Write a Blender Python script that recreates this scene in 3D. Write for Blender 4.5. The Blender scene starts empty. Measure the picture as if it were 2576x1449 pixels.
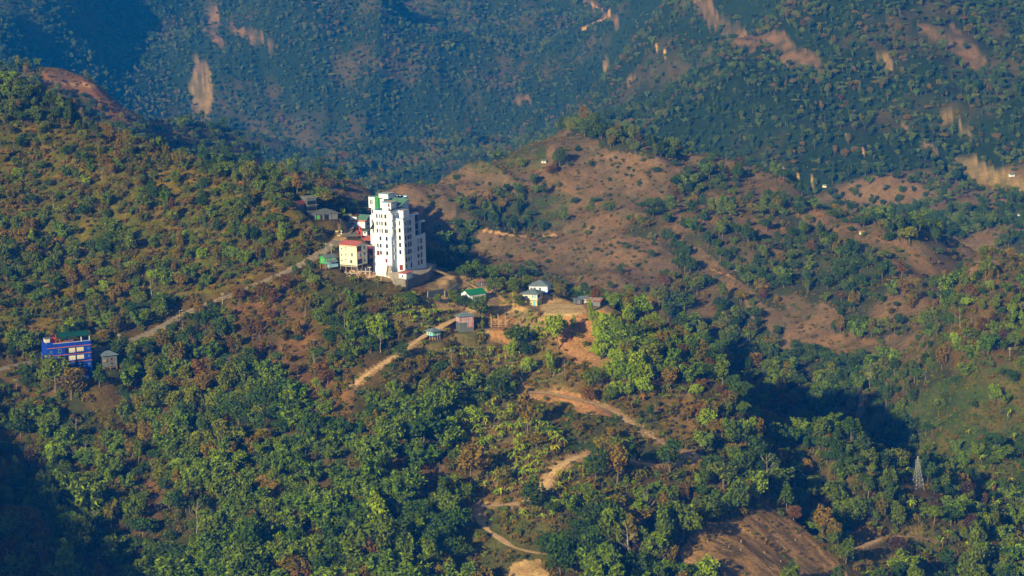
import bpy, math, random
import numpy as np
from mathutils import Matrix, Vector
random.seed(7); RNG = np.random.default_rng(11)
C = bpy.context.scene.collection
PI = math.pi
# ------------------------------------------------------------------ camera model (layout units: 2576 x 1449 frame)
F0 = 6500.0; CX, CY = 1288.0, 724.5
PITCH = math.radians(9.8); ROLL = 0.027
SUN_AZ = math.radians(33); SUN_EL = math.radians(20.5)       # sun stands behind the viewer, to the left
def raydir(px, py):
    x = (np.asarray(px, float)-CX)/F0; y = (CY-np.asarray(py, float))/F0
    xr = x*math.cos(ROLL)+y*math.sin(ROLL); yr = -x*math.sin(ROLL)+y*math.cos(ROLL)
    return xr, math.cos(PITCH)+yr*math.sin(PITCH), -math.sin(PITCH)+yr*math.cos(PITCH)
def azte(px, py):
    a, b, c = raydir(px, py)
    return np.arctan2(a, b), c/np.hypot(a, b)
def project(x, y, z):
    dz = y*math.cos(PITCH)-z*math.sin(PITCH)
    xr = x/dz; yr = (y*math.sin(PITCH)+z*math.cos(PITCH))/dz
    xi = xr*math.cos(ROLL)-yr*math.sin(ROLL); yi = xr*math.sin(ROLL)+yr*math.cos(ROLL)
    return CX+xi*F0, CY-yi*F0
# ------------------------------------------------------------------ numpy noise
def _hash(ix, iy, s):
    h = (ix*374761393+iy*668265263+s*1442695041) & 0xffffffff
    h = ((h ^ (h >> 13))*1274126177) & 0xffffffff
    return ((h ^ (h >> 16)) & 0xffff)/65535.0
def vnoise(x, y, s=0):
    ix = np.floor(x).astype(np.int64); iy = np.floor(y).astype(np.int64)
    fx = x-ix; fy = y-iy; fx = fx*fx*fx*(fx*(fx*6-15)+10); fy = fy*fy*fy*(fy*(fy*6-15)+10)
    a = _hash(ix, iy, s); b = _hash(ix+1, iy, s); c = _hash(ix, iy+1, s); d = _hash(ix+1, iy+1, s)
    return (a*(1-fx)+b*fx)*(1-fy)+(c*(1-fx)+d*fx)*fy
def fbm(x, y, s=0, o=4):
    t = 0; a = 1; n = 0
    for k in range(o):
        t = t+a*vnoise(x*2**k+k*17.3, y*2**k-k*9.1, s+k); n += a; a *= .5
    return t/n
def sstep(a, b, x):
    t = np.clip((x-a)/(b-a), 0, 1); return t*t*(3-2*t)
# ------------------------------------------------------------------ terrain control columns
# every column: frame x, start (y, distance), then the slopes going down towards the viewer, then those going up and away
COL = [
 (-60, (930,1090), [(1200,22),(1449,20)], [(700,22),(400,28),(172,30),'h',120,-60,'p',(150,2800),(0,20)]),
 (120, (903,1096), [(1200,22),(1449,20)], [(650,22),(400,28),(228,30),'h',130,-75,'p',(216,1930),(165,20),'h',200,-100,'p',(140,2900),(0,20)]),
 (250, (880,1100), [(1200,22),(1449,22)], [(600,25),(345,30),'h',150,-80,'p',(333,1890),(190,24),'h',200,-110,'p',(168,3000),(0,20)]),
 (430, (815,1112), [(1000,20),(1449,22)], [(550,28),(392,30),'h',150,-85,'p',(380,1890),(300,18),'h',200,-110,'p',(285,3000),(0,19)]),
 (540, (757,1118), [(1000,20),(1449,22)], [(520,28),(425,30),'h',150,-85,'p',(412,1930),(345,14),'h',200,-90,'p',(330,3000),(0,18)]),
 (650, (712,1120), [(900,20),(1200,20),(1449,22)], [(550,28),(460,30),'h',150,-80,'p',(448,1970),(380,14),'h',200,-80,'p',(365,2900),(0,17)]),
 (770, (650,1135), [(900,20),(1200,20),(1449,22)], [(590,25),(538,30),'h',80,-40,'p',(522,1480),(450,10),'h',250,-90,'p',(432,2700),(0,16)]),
 (870, (690,1108), [(900,22),(1200,20),(1449,22)], [(640,16),(590,3),(552,3),'h',80,-45,'p',(520,1500),(455,14),'h',250,-110,'p',(445,2800),(0,16)]),
 (930, (668,1112), [(900,20),(1200,20),(1449,22)], [(610,4),(566,3),'h',80,-60,'p',(540,1520),(450,13),'h',280,-130,'p',(438,2850),(0,16)]),
 (1010, (682,1106), [(760,24),(1000,22),(1200,20),(1449,22)], [(662,4),'h',110,-70,'p',(655,1540),(560,11),(436,13),'h',300,-150,'p',(428,2900),(0,17)]),
 (1200, (745,1110), [(860,18),(1000,20),(1200,18),(1449,20)], [(702,4),'h',100,-60,'p',(690,1560),(560,12),(428,14),'h',300,-150,'p',(412,2850),(0,17)]),
 (1330, (780,1098), [(900,20),(1080,16),(1270,18),(1449,20)], [(725,4),'h',100,-65,'p',(712,1550),(580,11),(392,15),'h',300,-150,'p',(380,2900),(0,17)]),
 (1415, (800,1085), [(960,22),(1130,14),(1300,20),(1449,20)], [(748,5),'h',100,-70,'p',(735,1540),(580,11),(345,17),'h',300,-170,'p',(332,2950),(0,18)]),
 (1560, (782,1090), [(850,25),(1000,25),(1200,18),(1449,20)], ['h',90,-70,'p',(765,1480),(600,12),(395,17),'h',300,-150,'p',(385,2850),(0,18)]),
 (1700, (850,1080), [(1000,25),(1200,20),(1449,20)], ['h',90,-70,'p',(832,1450),(700,12),(550,12),(400,16),'h',300,-150,'p',(390,2850),(0,17)]),
 (1850, (945,1070), [(1100,28),(1280,18),(1449,14)], ['h',80,-60,'p',(922,1400),(750,12),(500,13),(385,16),'h',300,-150,'p',(375,2350),(0,17)]),
 (2000, (1030,1070), [(1200,28),(1300,20),(1449,12)], ['h',80,-60,'p',(1002,1350),(800,12),(600,12),(428,15),'h',300,-120,'p',(415,2120),(0,16)]),
 (2150, (1120,1075), [(1300,25),(1449,14)], ['h',70,-50,'p',(1088,1300),(850,13),(650,12),(510,14),'h',200,-90,'p',(498,1980),(0,14)]),
 (2300, (1200,1085), [(1330,20),(1449,14)], ['h',60,-36,'p',(1168,1250),(900,15),(700,13),(580,13),'h',150,-70,'p',(565,1850),(480,3),(400,6),(0,15)]),
 (2450, (1270,1100), [(1449,15)], [(1150,12),(900,16),(750,16),(640,12),'h',150,-70,'p',(600,1820),(500,3),(400,4),(0,15)]),
 (2640, (1350,1110), [(1449,14)], [(1100,15),(800,18),(700,15),'h',150,-70,'p',(640,1780),(500,3),(420,5),(0,16)]),
]
pts = []
def col_points(c, px=None):
    out = []
    px0, (py, D), dn, up = c
    az, te = azte(px0, py); h0 = D/math.sqrt(1+te*te); z0 = te*h0
    azu = az if px is None else azte(px, py)[0]
    out.append((azu, h0, z0))
    def stp(h, z, py, s):
        a, te = azte(px0, py); t = math.tan(math.radians(s)); hn = (t*h-z)/(t-te); return hn, te*hn
    h, z = h0, z0
    for py_, s in dn:
        h, z = stp(h, z, py_, s); out.append((azu, h, z))
    out.append((azu, h-120, z-42)); out.append((azu, h-300, z-60))
    h, z = h0, z0; i = 0
    while i < len(up):
        e = up[i]
        if e == 'h':
            h += up[i+1]; z += up[i+2]; out.append((azu, h, z)); i += 3
        elif e == 'p':
            py_, D = up[i+1]; a, te = azte(px0, py_); D = D*1.15 if D >= 2300 else D; h = D/math.sqrt(1+te*te); z = te*h; out.append((azu, h, z)); i += 2
        else:
            h, z = stp(h, z, *e); out.append((azu, h, z)); i += 1
    out.append((azu, h+450, z+200)); out.append((azu, h+1100, z+400))
    return out
for c in COL: pts += col_points(c)
pts += col_points(COL[0], -700)+col_points(COL[0], -1500)+col_points(COL[-1], 3300)+col_points(COL[-1], 4200)
pts += [(a, 60, -75+0*a) for a in (-1.3, -.6, 0, .6)]+[(a, 250, -190) for a in (-.6, -.2, .2, .6)]
pts = np.array(pts)
U = np.stack([pts[:, 0]*1100, 1100*np.log(pts[:, 1]/1100)], 1)
CK = 11.0
def kern(a, b): return np.sqrt(((a[:, None, 0]-b[None, :, 0])**2+(a[:, None, 1]-b[None, :, 1])**2)+CK*CK)
A = kern(U, U); A[np.diag_indices(len(A))] -= 2.0
W = np.linalg.solve(A, pts[:, 2]+250)
def rbf(az, h):
    q = np.stack([az*1100, 1100*np.log(h/1100)], 1).astype(np.float32); o = np.empty(len(q), np.float32)
    Uf = U.astype(np.float32); Wf = W.astype(np.float32)
    for i in range(0, len(q), 20000):
        o[i:i+20000] = kern(q[i:i+20000], Uf) @ Wf
    return o-250
D2R = PI/180
AZ = np.concatenate([np.linspace(-85, -35, 26)[:-1], np.linspace(-35, -13.2, 60)[:-1], np.linspace(-13.2, 13.2, 590)[:-1], np.linspace(13.2, 38, 60)])*D2R
HH = np.concatenate([np.geomspace(30, 865, 75)[:-1], np.linspace(865, 935, 60)[:-1], np.linspace(935, 1290, 340)[:-1], np.linspace(1290, 1950, 220)[:-1], np.geomspace(1950, 6200, 260)])
GA, GH = np.meshgrid(AZ, HH)
GX = GH*np.sin(GA); GY = GH*np.cos(GA)
Z = rbf(GA.ravel(), GH.ravel()).reshape(GA.shape).astype(np.float64)
# relief: spurs and gullies, stronger with distance
farw = sstep(1350, 1900, GH); fw2 = sstep(2000, 2900, GH)
wx = GX+60*fbm(GX/300, GY/300, 5); wy = GY+60*fbm(GX/300+9, GY/300, 6)
rid = np.abs(fbm(wx/260, wy/420, 21, 4)-.5)*2
rid2 = np.abs(fbm(wx/95, wy/150, 31, 3)-.5)*2
rid3 = np.abs(fbm(wx/520+3, wy/900, 61, 4)-.5)*2
_u = (GX+GY*.9)/1.35; _v = (GX-GY)/1.41; ridm = np.abs(fbm((_u+50*fbm(GX/200, GY/200, 82))/150, _v/520, 83, 4)-.5)*2
midw = sstep(1380, 1520, GH)*sstep(2600, 2000, GH); Z += midw*(.24-ridm)*52
Z += farw*((.22-rid)*30*(1+1.3*fw2)+(.22-rid2)*11*(1+1.2*fw2))+fw2*(.22-rid3)*105
near = 1-farw
Z += near*((fbm(GX/38, GY/38, 41, 3)-.5)*6.5+(fbm(GX/9, GY/9, 47, 3)-.5)*1.6)
Z += near*sstep(1000, 1030, GH)*0
Z += (fbm(GX/14, GY/14, 51, 3)-.5)*3*farw
LR = [raydir(*q) for q in ((1630,815),(1688,889),(1738,939),(1828,1024),(1880,1110))]
_ld = [1085,1068,1060,1046,1024]; LP = np.array([(a/math.hypot(a, b)*d, b/math.hypot(a, b)*d) for (a, b, c), d in zip(LR, _ld)])
_best = np.full(Z.shape, 1e9); _side = np.zeros(Z.shape)
for _i in range(len(LP)-1):
    _a, _b = LP[_i], LP[_i+1]; _d = _b-_a; _L = np.hypot(*_d); _t = ((GX-_a[0])*_d[0]+(GY-_a[1])*_d[1])/_L**2; _tc = np.clip(_t, 0, 1)
    _ds = np.hypot(GX-_a[0]-_tc*_d[0], GY-_a[1]-_tc*_d[1]); _s = (GX-_a[0])*(-_d[1]/_L)+(GY-_a[1])*(_d[0]/_L); _m = _ds < _best
    _best = np.where(_m, _ds, _best); _side = np.where(_m, _s, _side)
RAV = sstep(-1, 11, _side)*sstep(50, 20, _side)*sstep(58, 30, _best); Z -= 17*RAV*(np.abs(GA) < .3)
def gidx(x, y):
    az = np.arctan2(x, y); h = np.hypot(x, y)
    return np.interp(h, HH, np.arange(len(HH))), np.interp(az, AZ, np.arange(len(AZ)))
def ground(x, y):
    fi, fj = gidx(np.asarray(x, float), np.asarray(y, float))
    i = np.clip(fi.astype(int), 0, len(HH)-2); j = np.clip(fj.astype(int), 0, len(AZ)-2); a = fi-i; b = fj-j
    return (Z[i, j]*(1-b)+Z[i, j+1]*b)*(1-a)+(Z[i+1, j]*(1-b)+Z[i+1, j+1]*b)*a
def unproj(px, py, hmin=865):
    az, te = azte(px, py)
    hs = np.concatenate([np.arange(hmin, 1400, .7), np.arange(1400, 6100, 4)])
    zz = ground(hs*math.sin(az), hs*math.cos(az))
    k = np.argmax(zz/hs >= te)
    if k == 0: k = 1
    h0, h1 = hs[k-1], hs[k]; d0 = zz[k-1]/h0-te; d1 = zz[k]/h1-te
    t = d0/(d0-d1) if d1 != d0 else 0; t = min(max(t, 0), 1)
    h = h0+(h1-h0)*t
    return h*math.sin(az), h*math.cos(az), te*h
# the shoulder to the left of the viewer, which throws its shade over the near left slope
SD = np.array([-math.sin(SUN_AZ), -math.cos(SUN_AZ), math.tan(SUN_EL)])
def shoulder():
    global Z
    e1 = np.array(unproj(-10, 1075)); e2 = np.array(unproj(405, 1440))
    q1 = e1+SD*430; q2 = e2+SD*430
    d = (q2-q1); L = np.hypot(d[0], d[1]); n = np.array([-d[1], d[0]])/L
    if n[0] < 0: n = -n
    s = (GX-q1[0])*n[0]+(GY-q1[1])*n[1]; t = ((GX-q1[0])*d[0]+(GY-q1[1])*d[1])/(L*L)
    top = q1[2]+d[2]*t-2
    zz = top+6*(fbm(GX/30, GY/30, 71)-.5)-np.maximum(s, 0)*1.1-np.maximum(-s-150, 0)*.6-np.maximum(-.5-t, 0)*L*.7-np.maximum(t-2.8, 0)*L*.9  # unseen crest drawn out towards the viewer, added to shade the air too
    zz = zz-np.maximum(300-GH, 0)*1.2; m = (GH < 860) & (GA < -13*D2R)
    Z = np.where(m, np.maximum(Z, zz), Z)
shoulder()
Z = np.where(GH < 200, np.minimum(Z, -38-.6*GH), Z)
# ------------------------------------------------------------------ roads (positions on the ground)
ROADS = {
 'paved': (4.6, [(-60,945),(40,918),(110,903),(250,880),(360,845),(400,828),(450,797),(520,765),(580,742),(640,715),(700,692),(760,664),(800,640),(838,612),(868,590),(880,572),(868,556),(840,549)]),
 'dirt1': (3.0, [(1075,672),(1130,690),(1175,712),(1225,742),(1232,765),(1190,783),(1150,800),(1110,820),(1060,850),(1010,885),(960,915),(905,952),(884,975)]),
 'dirt2': (2.8, [(1310,985),(1390,988),(1450,1002),(1520,1018),(1568,1045),(1600,1070),(1640,1100),(1700,1130),(1765,1150),(1715,1168),(1640,1168),(1585,1160)]),
 'dirt3': (3.4, [(1490,1142),(1430,1150),(1400,1175),(1365,1225),(1335,1262),(1280,1275),(1212,1264),(1196,1285),(1232,1332),(1290,1378),(1370,1395),(1400,1392)]),
 'dirt4': (2.4, [(2150,1385),(2180,1370),(2235,1350),(2290,1345),(2350,1360)]),
}
def resample(P, step):
    P = np.array(P, float); s = np.concatenate([[0], np.cumsum(np.hypot(*np.diff(P[:, :2], axis=0).T))])
    n = max(4, int(s[-1]/step)); t = np.linspace(0, s[-1], n)
    Q = np.stack([np.interp(t, s, P[:, k]) for k in range(3)], 1)
    for _ in range(6):
        Q[1:-1] = (Q[:-2]+2*Q[1:-1]+Q[2:])/4
    return Q
def catmull(pp, n=6):
    pp = [np.array(p, float) for p in pp]; out = []
    for i in range(len(pp)-1):
        p0 = pp[max(i-1, 0)]; p1 = pp[i]; p2 = pp[i+1]; p3 = pp[min(i+2, len(pp)-1)]
        for k in range(n):
            t = k/n
            out.append(.5*((2*p1)+(-p0+p2)*t+(2*p0-5*p1+4*p2-p3)*t*t+(-p0+3*p1-3*p2+p3)*t**3))
    out.append(pp[-1]); return out
RP = {}
for k, (w, pl) in ROADS.items():
    P = [unproj(*q) for q in catmull(pl, 4)]
    # drop points that jumped to another ridge
    Q = [P[0]]
    for p in P[1:]:
        if math.hypot(p[0]-Q[-1][0], p[1]-Q[-1][1]) < 60: Q.append(p)
    Q = resample(Q, 2.0)
    zs = Q[:, 2].copy()
    for _ in range(30): zs[1:-1] = (zs[:-2]+zs[1:-1]*2+zs[2:])/4
    Q[:, 2] = zs; RP[k] = Q
Z0 = Z.copy()
rm = (GH > 925) & (GH < 1330) & (np.abs(GA) < 13*D2R)
ii, jj = np.nonzero(rm); VX = GX[ii, jj]; VY = GY[ii, jj]
ROADD = np.full(len(ii), 1e9)
newz = Z[ii, jj].copy()
for k, Q in RP.items():
    w = ROADS[k][0]; best = np.full(len(ii), 1e9); bz = np.zeros(len(ii))
    lo = Q.min(0)-14; hi = Q.max(0)+14
    sel = np.nonzero((VX > lo[0]) & (VX < hi[0]) & (VY > lo[1]) & (VY < hi[1]))[0]
    for i in range(0, len(sel), 20000):
        s = sel[i:i+20000]
        d = np.hypot(VX[s][:, None]-Q[None, :, 0], VY[s][:, None]-Q[None, :, 1]); m = d.argmin(1)
        best[s] = d[np.arange(len(s)), m]; bz[s] = Q[m, 2]
    t = sstep(w/2+4.2, w/2+.8, best)
    newz = newz*(1-t)+(bz-.15)*t
    ROADD = np.minimum(ROADD, best-w/2)
Z[ii, jj] = newz
# ------------------------------------------------------------------ building pads
def P3(px, py): return np.array(unproj(px, py))
PADS = []
def pad(x, y, z, r0, r1):
    global Z
    d = np.hypot(GX-x, GY-y); t = sstep(r1, r0, d); Z = Z*(1-t)+z*t; PADS.append((x, y, r0))
_b = P3(222, 956); _a = math.atan2(_b[0], _b[1]); _t = _b+np.array([8.8*math.cos(_a)+8*math.sin(_a), -8.8*math.sin(_a)+8*math.cos(_a), 0])
TINP = np.array([_t[0], _t[1], float(azte(268, 928)[1])*math.hypot(_t[0], _t[1])])
K = P3(1017.6, 679.7)          # front foot of the white tower
losK = math.atan2(K[0], K[1])
def loc2w(o, az, X, V, Zz=0.0):   # X to the right across the line of sight, V away along it
    return np.array([o[0]+X*math.cos(az)+V*math.sin(az), o[1]-X*math.sin(az)+V*math.cos(az), o[2]+Zz])
cK = loc2w(K, losK, -1, 10); pad(cK[0], cK[1], K[2]-3.2, 19, 26)
cK = loc2w(K, losK, 2, -3); pad(cK[0], cK[1], K[2]-4.0, 8, 14)
for _x, _v, _z, _r in ((3,-16,-6.5,5),(9,-4,-6.2,6),(14,8,-6,5),(17,20,-6,5)):
    cK = loc2w(K, losK, _x, _v); pad(cK[0], cK[1], K[2]+_z, _r, _r+5)
BASE = {}
for nm, px, py, r0, r1 in [('blue', 222, 956, 13, 20), ('plaza', 889, 588, 9, 15), ('tin', 262, 928, 3.5, 6.5), ('cream', 898, 692, 5, 9), ('brick', 940, 650, 3, 6), ('greenhut', 826, 677, 4, 8),
      ('bungalow', 911, 573, 7, 12), ('kiosk', 921, 592, 2, 4), ('shed', 818, 551, 7, 11), ('shade', 778, 545, 5, 9), ('rust', 1212, 720, 4, 8), ('greenroof', 1193, 757, 6, 11),
      ('twostorey', 1342, 763, 6, 9), ('red', 1170, 834, 5, 9), ('teal', 1091, 856, 4, 8), ('shack1', 1453, 766, 3, 6), ('shack2', 1497, 771, 5, 9),
      ('frame', 1254, 824, 6, 9), ('field', 1410, 775, 12, 20)]:
    p = P3(px, py) if nm != 'tin' else TINP.copy(); BASE[nm] = p; pad(p[0], p[1], p[2], r0, r1)
_p = BASE['twostorey']; BASE['whitehouse'] = loc2w(_p, math.atan2(_p[0], _p[1]), 3.0, 13.5, 2.2); pad(*BASE['whitehouse'], 6, 9)
for k in ('greenroof', 'twostorey', 'whitehouse', 'field', 'frame', 'red', 'teal'):   # later pads may lie beside earlier ones
    BASE[k][2] = float(ground(BASE[k][0], BASE[k][1]))
# horizon table: highest sight-line so far, for every azimuth
TE = Z/GH; HOR = np.maximum.accumulate(TE, axis=0)
def visible(x, y, top):
    fi, fj = gidx(x, y); i = np.clip(fi.astype(int)-1, 0, len(HH)-1); j = np.clip(np.rint(fj).astype(int), 0, len(AZ)-1)
    return (ground(x, y)+top)/np.hypot(x, y) >= HOR[i, j]-1e-4
# ------------------------------------------------------------------ materials
def newmat(name):
    m = bpy.data.materials.new(name); m.use_nodes = True
    nt = m.node_tree; b = nt.nodes['Principled BSDF']; b.inputs['Specular IOR Level'].default_value = .25
    return m, nt, b
def mat(name, col, rough=.85, noise=.15, scale=1.5, metal=0.0, spec=.25, bump=0.0, streak=0):
    m, nt, b = newmat(name)
    b.inputs['Roughness'].default_value = rough; b.inputs['Metallic'].default_value = metal; b.inputs['Specular IOR Level'].default_value = spec
    tc = nt.nodes.new('ShaderNodeTexCoord'); n = nt.nodes.new('ShaderNodeTexNoise'); n.inputs['Scale'].default_value = scale; n.inputs['Detail'].default_value = 5
    if streak:
        vm = nt.nodes.new('ShaderNodeVectorMath'); vm.operation = 'MULTIPLY'; vm.inputs[1].default_value = (1, 1, .16); nt.links.new(tc.outputs['Object'], vm.inputs[0]); nt.links.new(vm.outputs[0], n.inputs['Vector'])
    else: nt.links.new(tc.outputs['Object'], n.inputs['Vector'])
    mr = nt.nodes.new('ShaderNodeMapRange'); mr.inputs[1].default_value = .3; mr.inputs[2].default_value = .7
    mr.inputs[3].default_value = 1-noise; mr.inputs[4].default_value = 1+noise; nt.links.new(n.outputs['Fac'], mr.inputs[0])
    mx = nt.nodes.new('ShaderNodeVectorMath'); mx.operation = 'SCALE'; mx.inputs[0].default_value = col[:3]
    nt.links.new(mr.outputs[0], mx.inputs['Scale']); nt.links.new(mx.outputs[0], b.inputs['Base Color'])
    if bump:
        bp = nt.nodes.new('ShaderNodeBump'); bp.inputs['Strength'].default_value = bump; nt.links.new(n.outputs['Fac'], bp.inputs['Height']); nt.links.new(bp.outputs[0], b.inputs['Normal'])
    return m
def sheetmat(name, col, vec=(9, 0, 0), metal=0.0, rough=.6, rust=0.0):   # ribbed metal sheet
    m = mat(name, col, rough, .14, .7, metal)
    nt = m.node_tree; b = nt.nodes['Principled BSDF']
    tc = nt.nodes.new('ShaderNodeTexCoord'); w = nt.nodes.new('ShaderNodeTexWave'); w.inputs['Scale'].default_value = 1.0; w.wave_profile = 'SIN'
    mp = nt.nodes.new('ShaderNodeVectorMath'); mp.operation = 'MULTIPLY'; mp.inputs[1].default_value = vec
    nt.links.new(tc.outputs['Object'], mp.inputs[0]); nt.links.new(mp.outputs[0], w.inputs['Vector'])
    bp = nt.nodes.new('ShaderNodeBump'); bp.inputs['Strength'].default_value = .5; bp.inputs['Distance'].default_value = .05
    nt.links.new(w.outputs['Fac'], bp.inputs['Height']); nt.links.new(bp.outputs[0], b.inputs['Normal'])
    if rust:
        src = b.inputs['Base Color'].links[0].from_socket
        n = nt.nodes.new('ShaderNodeTexNoise'); n.inputs['Scale'].default_value = .55; nt.links.new(tc.outputs['Object'], n.inputs['Vector'])
        r = nt.nodes.new('ShaderNodeValToRGB'); r.color_ramp.elements[0].position = .5-rust*.25; r.color_ramp.elements[1].position = .54
        nt.links.new(n.outputs['Fac'], r.inputs[0]); mx = nt.nodes.new('ShaderNodeMix'); mx.data_type = 'RGBA'
        nt.links.new(r.outputs['Color'], mx.inputs[0]); nt.links.new(src, mx.inputs[6]); mx.inputs[7].default_value = (.30, .07, .035, 1)
        nt.links.new(mx.outputs[2], b.inputs['Base Color'])
    return m
def leafmat(name, cols, spread=.35):
    m, nt, b = newmat(name); b.inputs['Roughness'].default_value = .75; b.inputs['Specular IOR Level'].default_value = .12
    oi = nt.nodes.new('ShaderNodeObjectInfo'); rp = nt.nodes.new('ShaderNodeValToRGB')
    e = rp.color_ramp.elements
    while len(e) < len(cols): e.new(.5)
    for k, c in enumerate(cols):
        e[k].position = k/(len(cols)-1); e[k].color = (*c, 1)
    nt.links.new(oi.outputs['Random'], rp.inputs[0])
    at = nt.nodes.new('ShaderNodeAttribute'); at.attribute_name = 'tone'
    sc = nt.nodes.new('ShaderNodeVectorMath'); sc.operation = 'SCALE'
    mr = nt.nodes.new('ShaderNodeMapRange'); mr.inputs[3].default_value = 1-spread; mr.inputs[4].default_value = 1+spread
    nt.links.new(at.outputs['Fac'], mr.inputs[0]); nt.links.new(mr.outputs[0], sc.inputs['Scale']); nt.links.new(rp.outputs[0], sc.inputs[0])
    nt.links.new(sc.outputs[0], b.inputs['Base Color'])
    return m
M = {}
M['leaf_dark'] = leafmat('leaf_dark', [(.030,.068,.002), (.044,.090,.002), (.062,.100,.002), (.034,.070,.004)], .5)
M['leaf_mid'] = leafmat('leaf_mid', [(.075,.122,.001), (.115,.155,.002), (.088,.138,.003), (.150,.160,.002)], .5)
M['leaf_lime'] = leafmat('leaf_lime', [(.165,.265,.002), (.215,.290,.002), (.180,.275,.003)], .4)
M['leaf_olive'] = leafmat('leaf_olive', [(.155,.115,.003), (.190,.122,.003), (.120,.112,.003), (.170,.140,.003)], .45)
M['leaf_rust'] = leafmat('leaf_rust', [(.120,.058,.009), (.155,.078,.010), (.095,.055,.009), (.14,.085,.012)], .4)
M['leaf_purple'] = leafmat('leaf_purple', [(.060,.034,.020), (.070,.04,.02)])
M['leaf_bamboo'] = leafmat('leaf_bamboo', [(.095,.165,.003), (.135,.195,.003), (.070,.140,.004)], .5)
M['leaf_banana'] = leafmat('leaf_banana', [(.22,.33,.004), (.30,.38,.005), (.16,.28,.008), (.34,.32,.012)], .35)
M['leaf_shrub'] = leafmat('leaf_shrub', [(.085,.098,.003), (.130,.112,.003), (.060,.092,.003), (.140,.105,.005), (.150,.092,.006)], .4)
M['leaf_grass'] = leafmat('leaf_grass', [(.190,.120,.010), (.150,.115,.008), (.210,.110,.012), (.110,.115,.006)], .4)
M['bark'] = mat('bark', (.16,.12,.085), .9, .3, 3)
M['bark_pale'] = mat('bark_pale', (.34,.29,.22), .9, .25, 3)
M['white_paint'] = mat('white_paint', (.64,.72,.90), .7, .08, .8, streak=1)
M['blue_trim'] = mat('blue_trim', (.10,.38,.72), .6, .05)
M['glass'] = mat('window_glass', (.010,.013,.035), .3, .2, 2, 0, .3)
M['door_brown'] = mat('door_brown', (.17,.025,.018), .6, .12)
M['concrete'] = mat('concrete', (.36,.33,.29), .9, .14, .6, bump=.2)
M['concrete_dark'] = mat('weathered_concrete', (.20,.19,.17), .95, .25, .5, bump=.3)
M['deck'] = mat('roof_deck', (.30,.13,.10), .9, .15)
M['slab'] = mat('slab_top', (.42,.36,.31), .9, .14, .4)
M['tank'] = mat('tank_plastic', (.012,.013,.016), .45, .1)
M['green_net'] = mat('green_net', (.03,.24,.06), .8, .2, 1)
M['green_roof'] = sheetmat('green_roof_sheet', (.085,.19,.16))
M['green_roof2'] = sheetmat('bright_green_sheet', (.012,.20,.085))
M['dkgreen_roof'] = sheetmat('dark_green_sheet', (.006,.072,.05))
M['red_roof'] = sheetmat('red_roof_sheet', (.40,.11,.10), (0, 9, 0))
M['red_paint'] = mat('red_paint', (.55,.06,.045), .6, .1)
M['cream'] = mat('cream_paint', (.66,.63,.54), .8, .14, .8, streak=1)
M['brick'] = mat('brick', (.30,.11,.07), .9, .2, 3)
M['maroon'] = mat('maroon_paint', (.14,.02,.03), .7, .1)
M['skyblue'] = mat('sky_blue_paint', (.22,.42,.62), .7, .08)
M['blue_paint'] = mat('blue_paint', (.003,.040,.42), .7, .22, .7, streak=1)
M['teal_paint'] = mat('teal_paint', (.22,.60,.52), .7, .08)
M['green_paint'] = mat('green_paint', (.05,.36,.07), .7, .1)
M['yellow_paint'] = mat('yellow_paint', (.55,.47,.20), .7, .1)
M['tin_blue'] = sheetmat('grey_blue_roof_sheet', (.165,.225,.285), (9, 0, 0), .25)
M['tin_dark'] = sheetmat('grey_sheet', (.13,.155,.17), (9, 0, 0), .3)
M['tin_rust'] = sheetmat('rusty_sheet', (.24,.23,.22), (9, 0, 0), .2, .7, .5)
M['tin_grey'] = sheetmat('weathered_grey_sheet', (.26,.25,.25), (9, 0, 0), .2, .6, .12)
M['pink_panel'] = mat('pink_panel', (.34,.16,.17), .8, .1)
M['timber'] = mat('timber', (.34,.22,.12), .9, .2, 2)
M['log'] = mat('log_wood', (.30,.21,.13), .9, .25, 2)
M['steel'] = mat('galvanised_steel', (.42,.44,.45), .5, .08, 2, .3)
M['curtain'] = mat('pale_wall', (.60,.57,.50), .8, .05)
M['cloth'] = mat('cloth_red', (.5,.05,.05), .8, .1); M['cloth_dark'] = mat('cloth_dark', (.03,.04,.08), .8, .1)
M['skin'] = mat('skin', (.28,.15,.09), .6, .05); M['hair'] = mat('hair', (.012,.01,.009), .6, .05)
M['rubber'] = mat('rubber', (.015,.015,.015), .8, .1)
M['car_blue'] = mat('car_paint', (.02,.06,.30), .3, .03, 1, .2, .5)
M['rubble_mat'] = mat('rubble_stone', (.52,.36,.28), .95, .35, 2)
M['paving'] = mat('pink_paving', (.42,.20,.16), .9, .12, 1)
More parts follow.
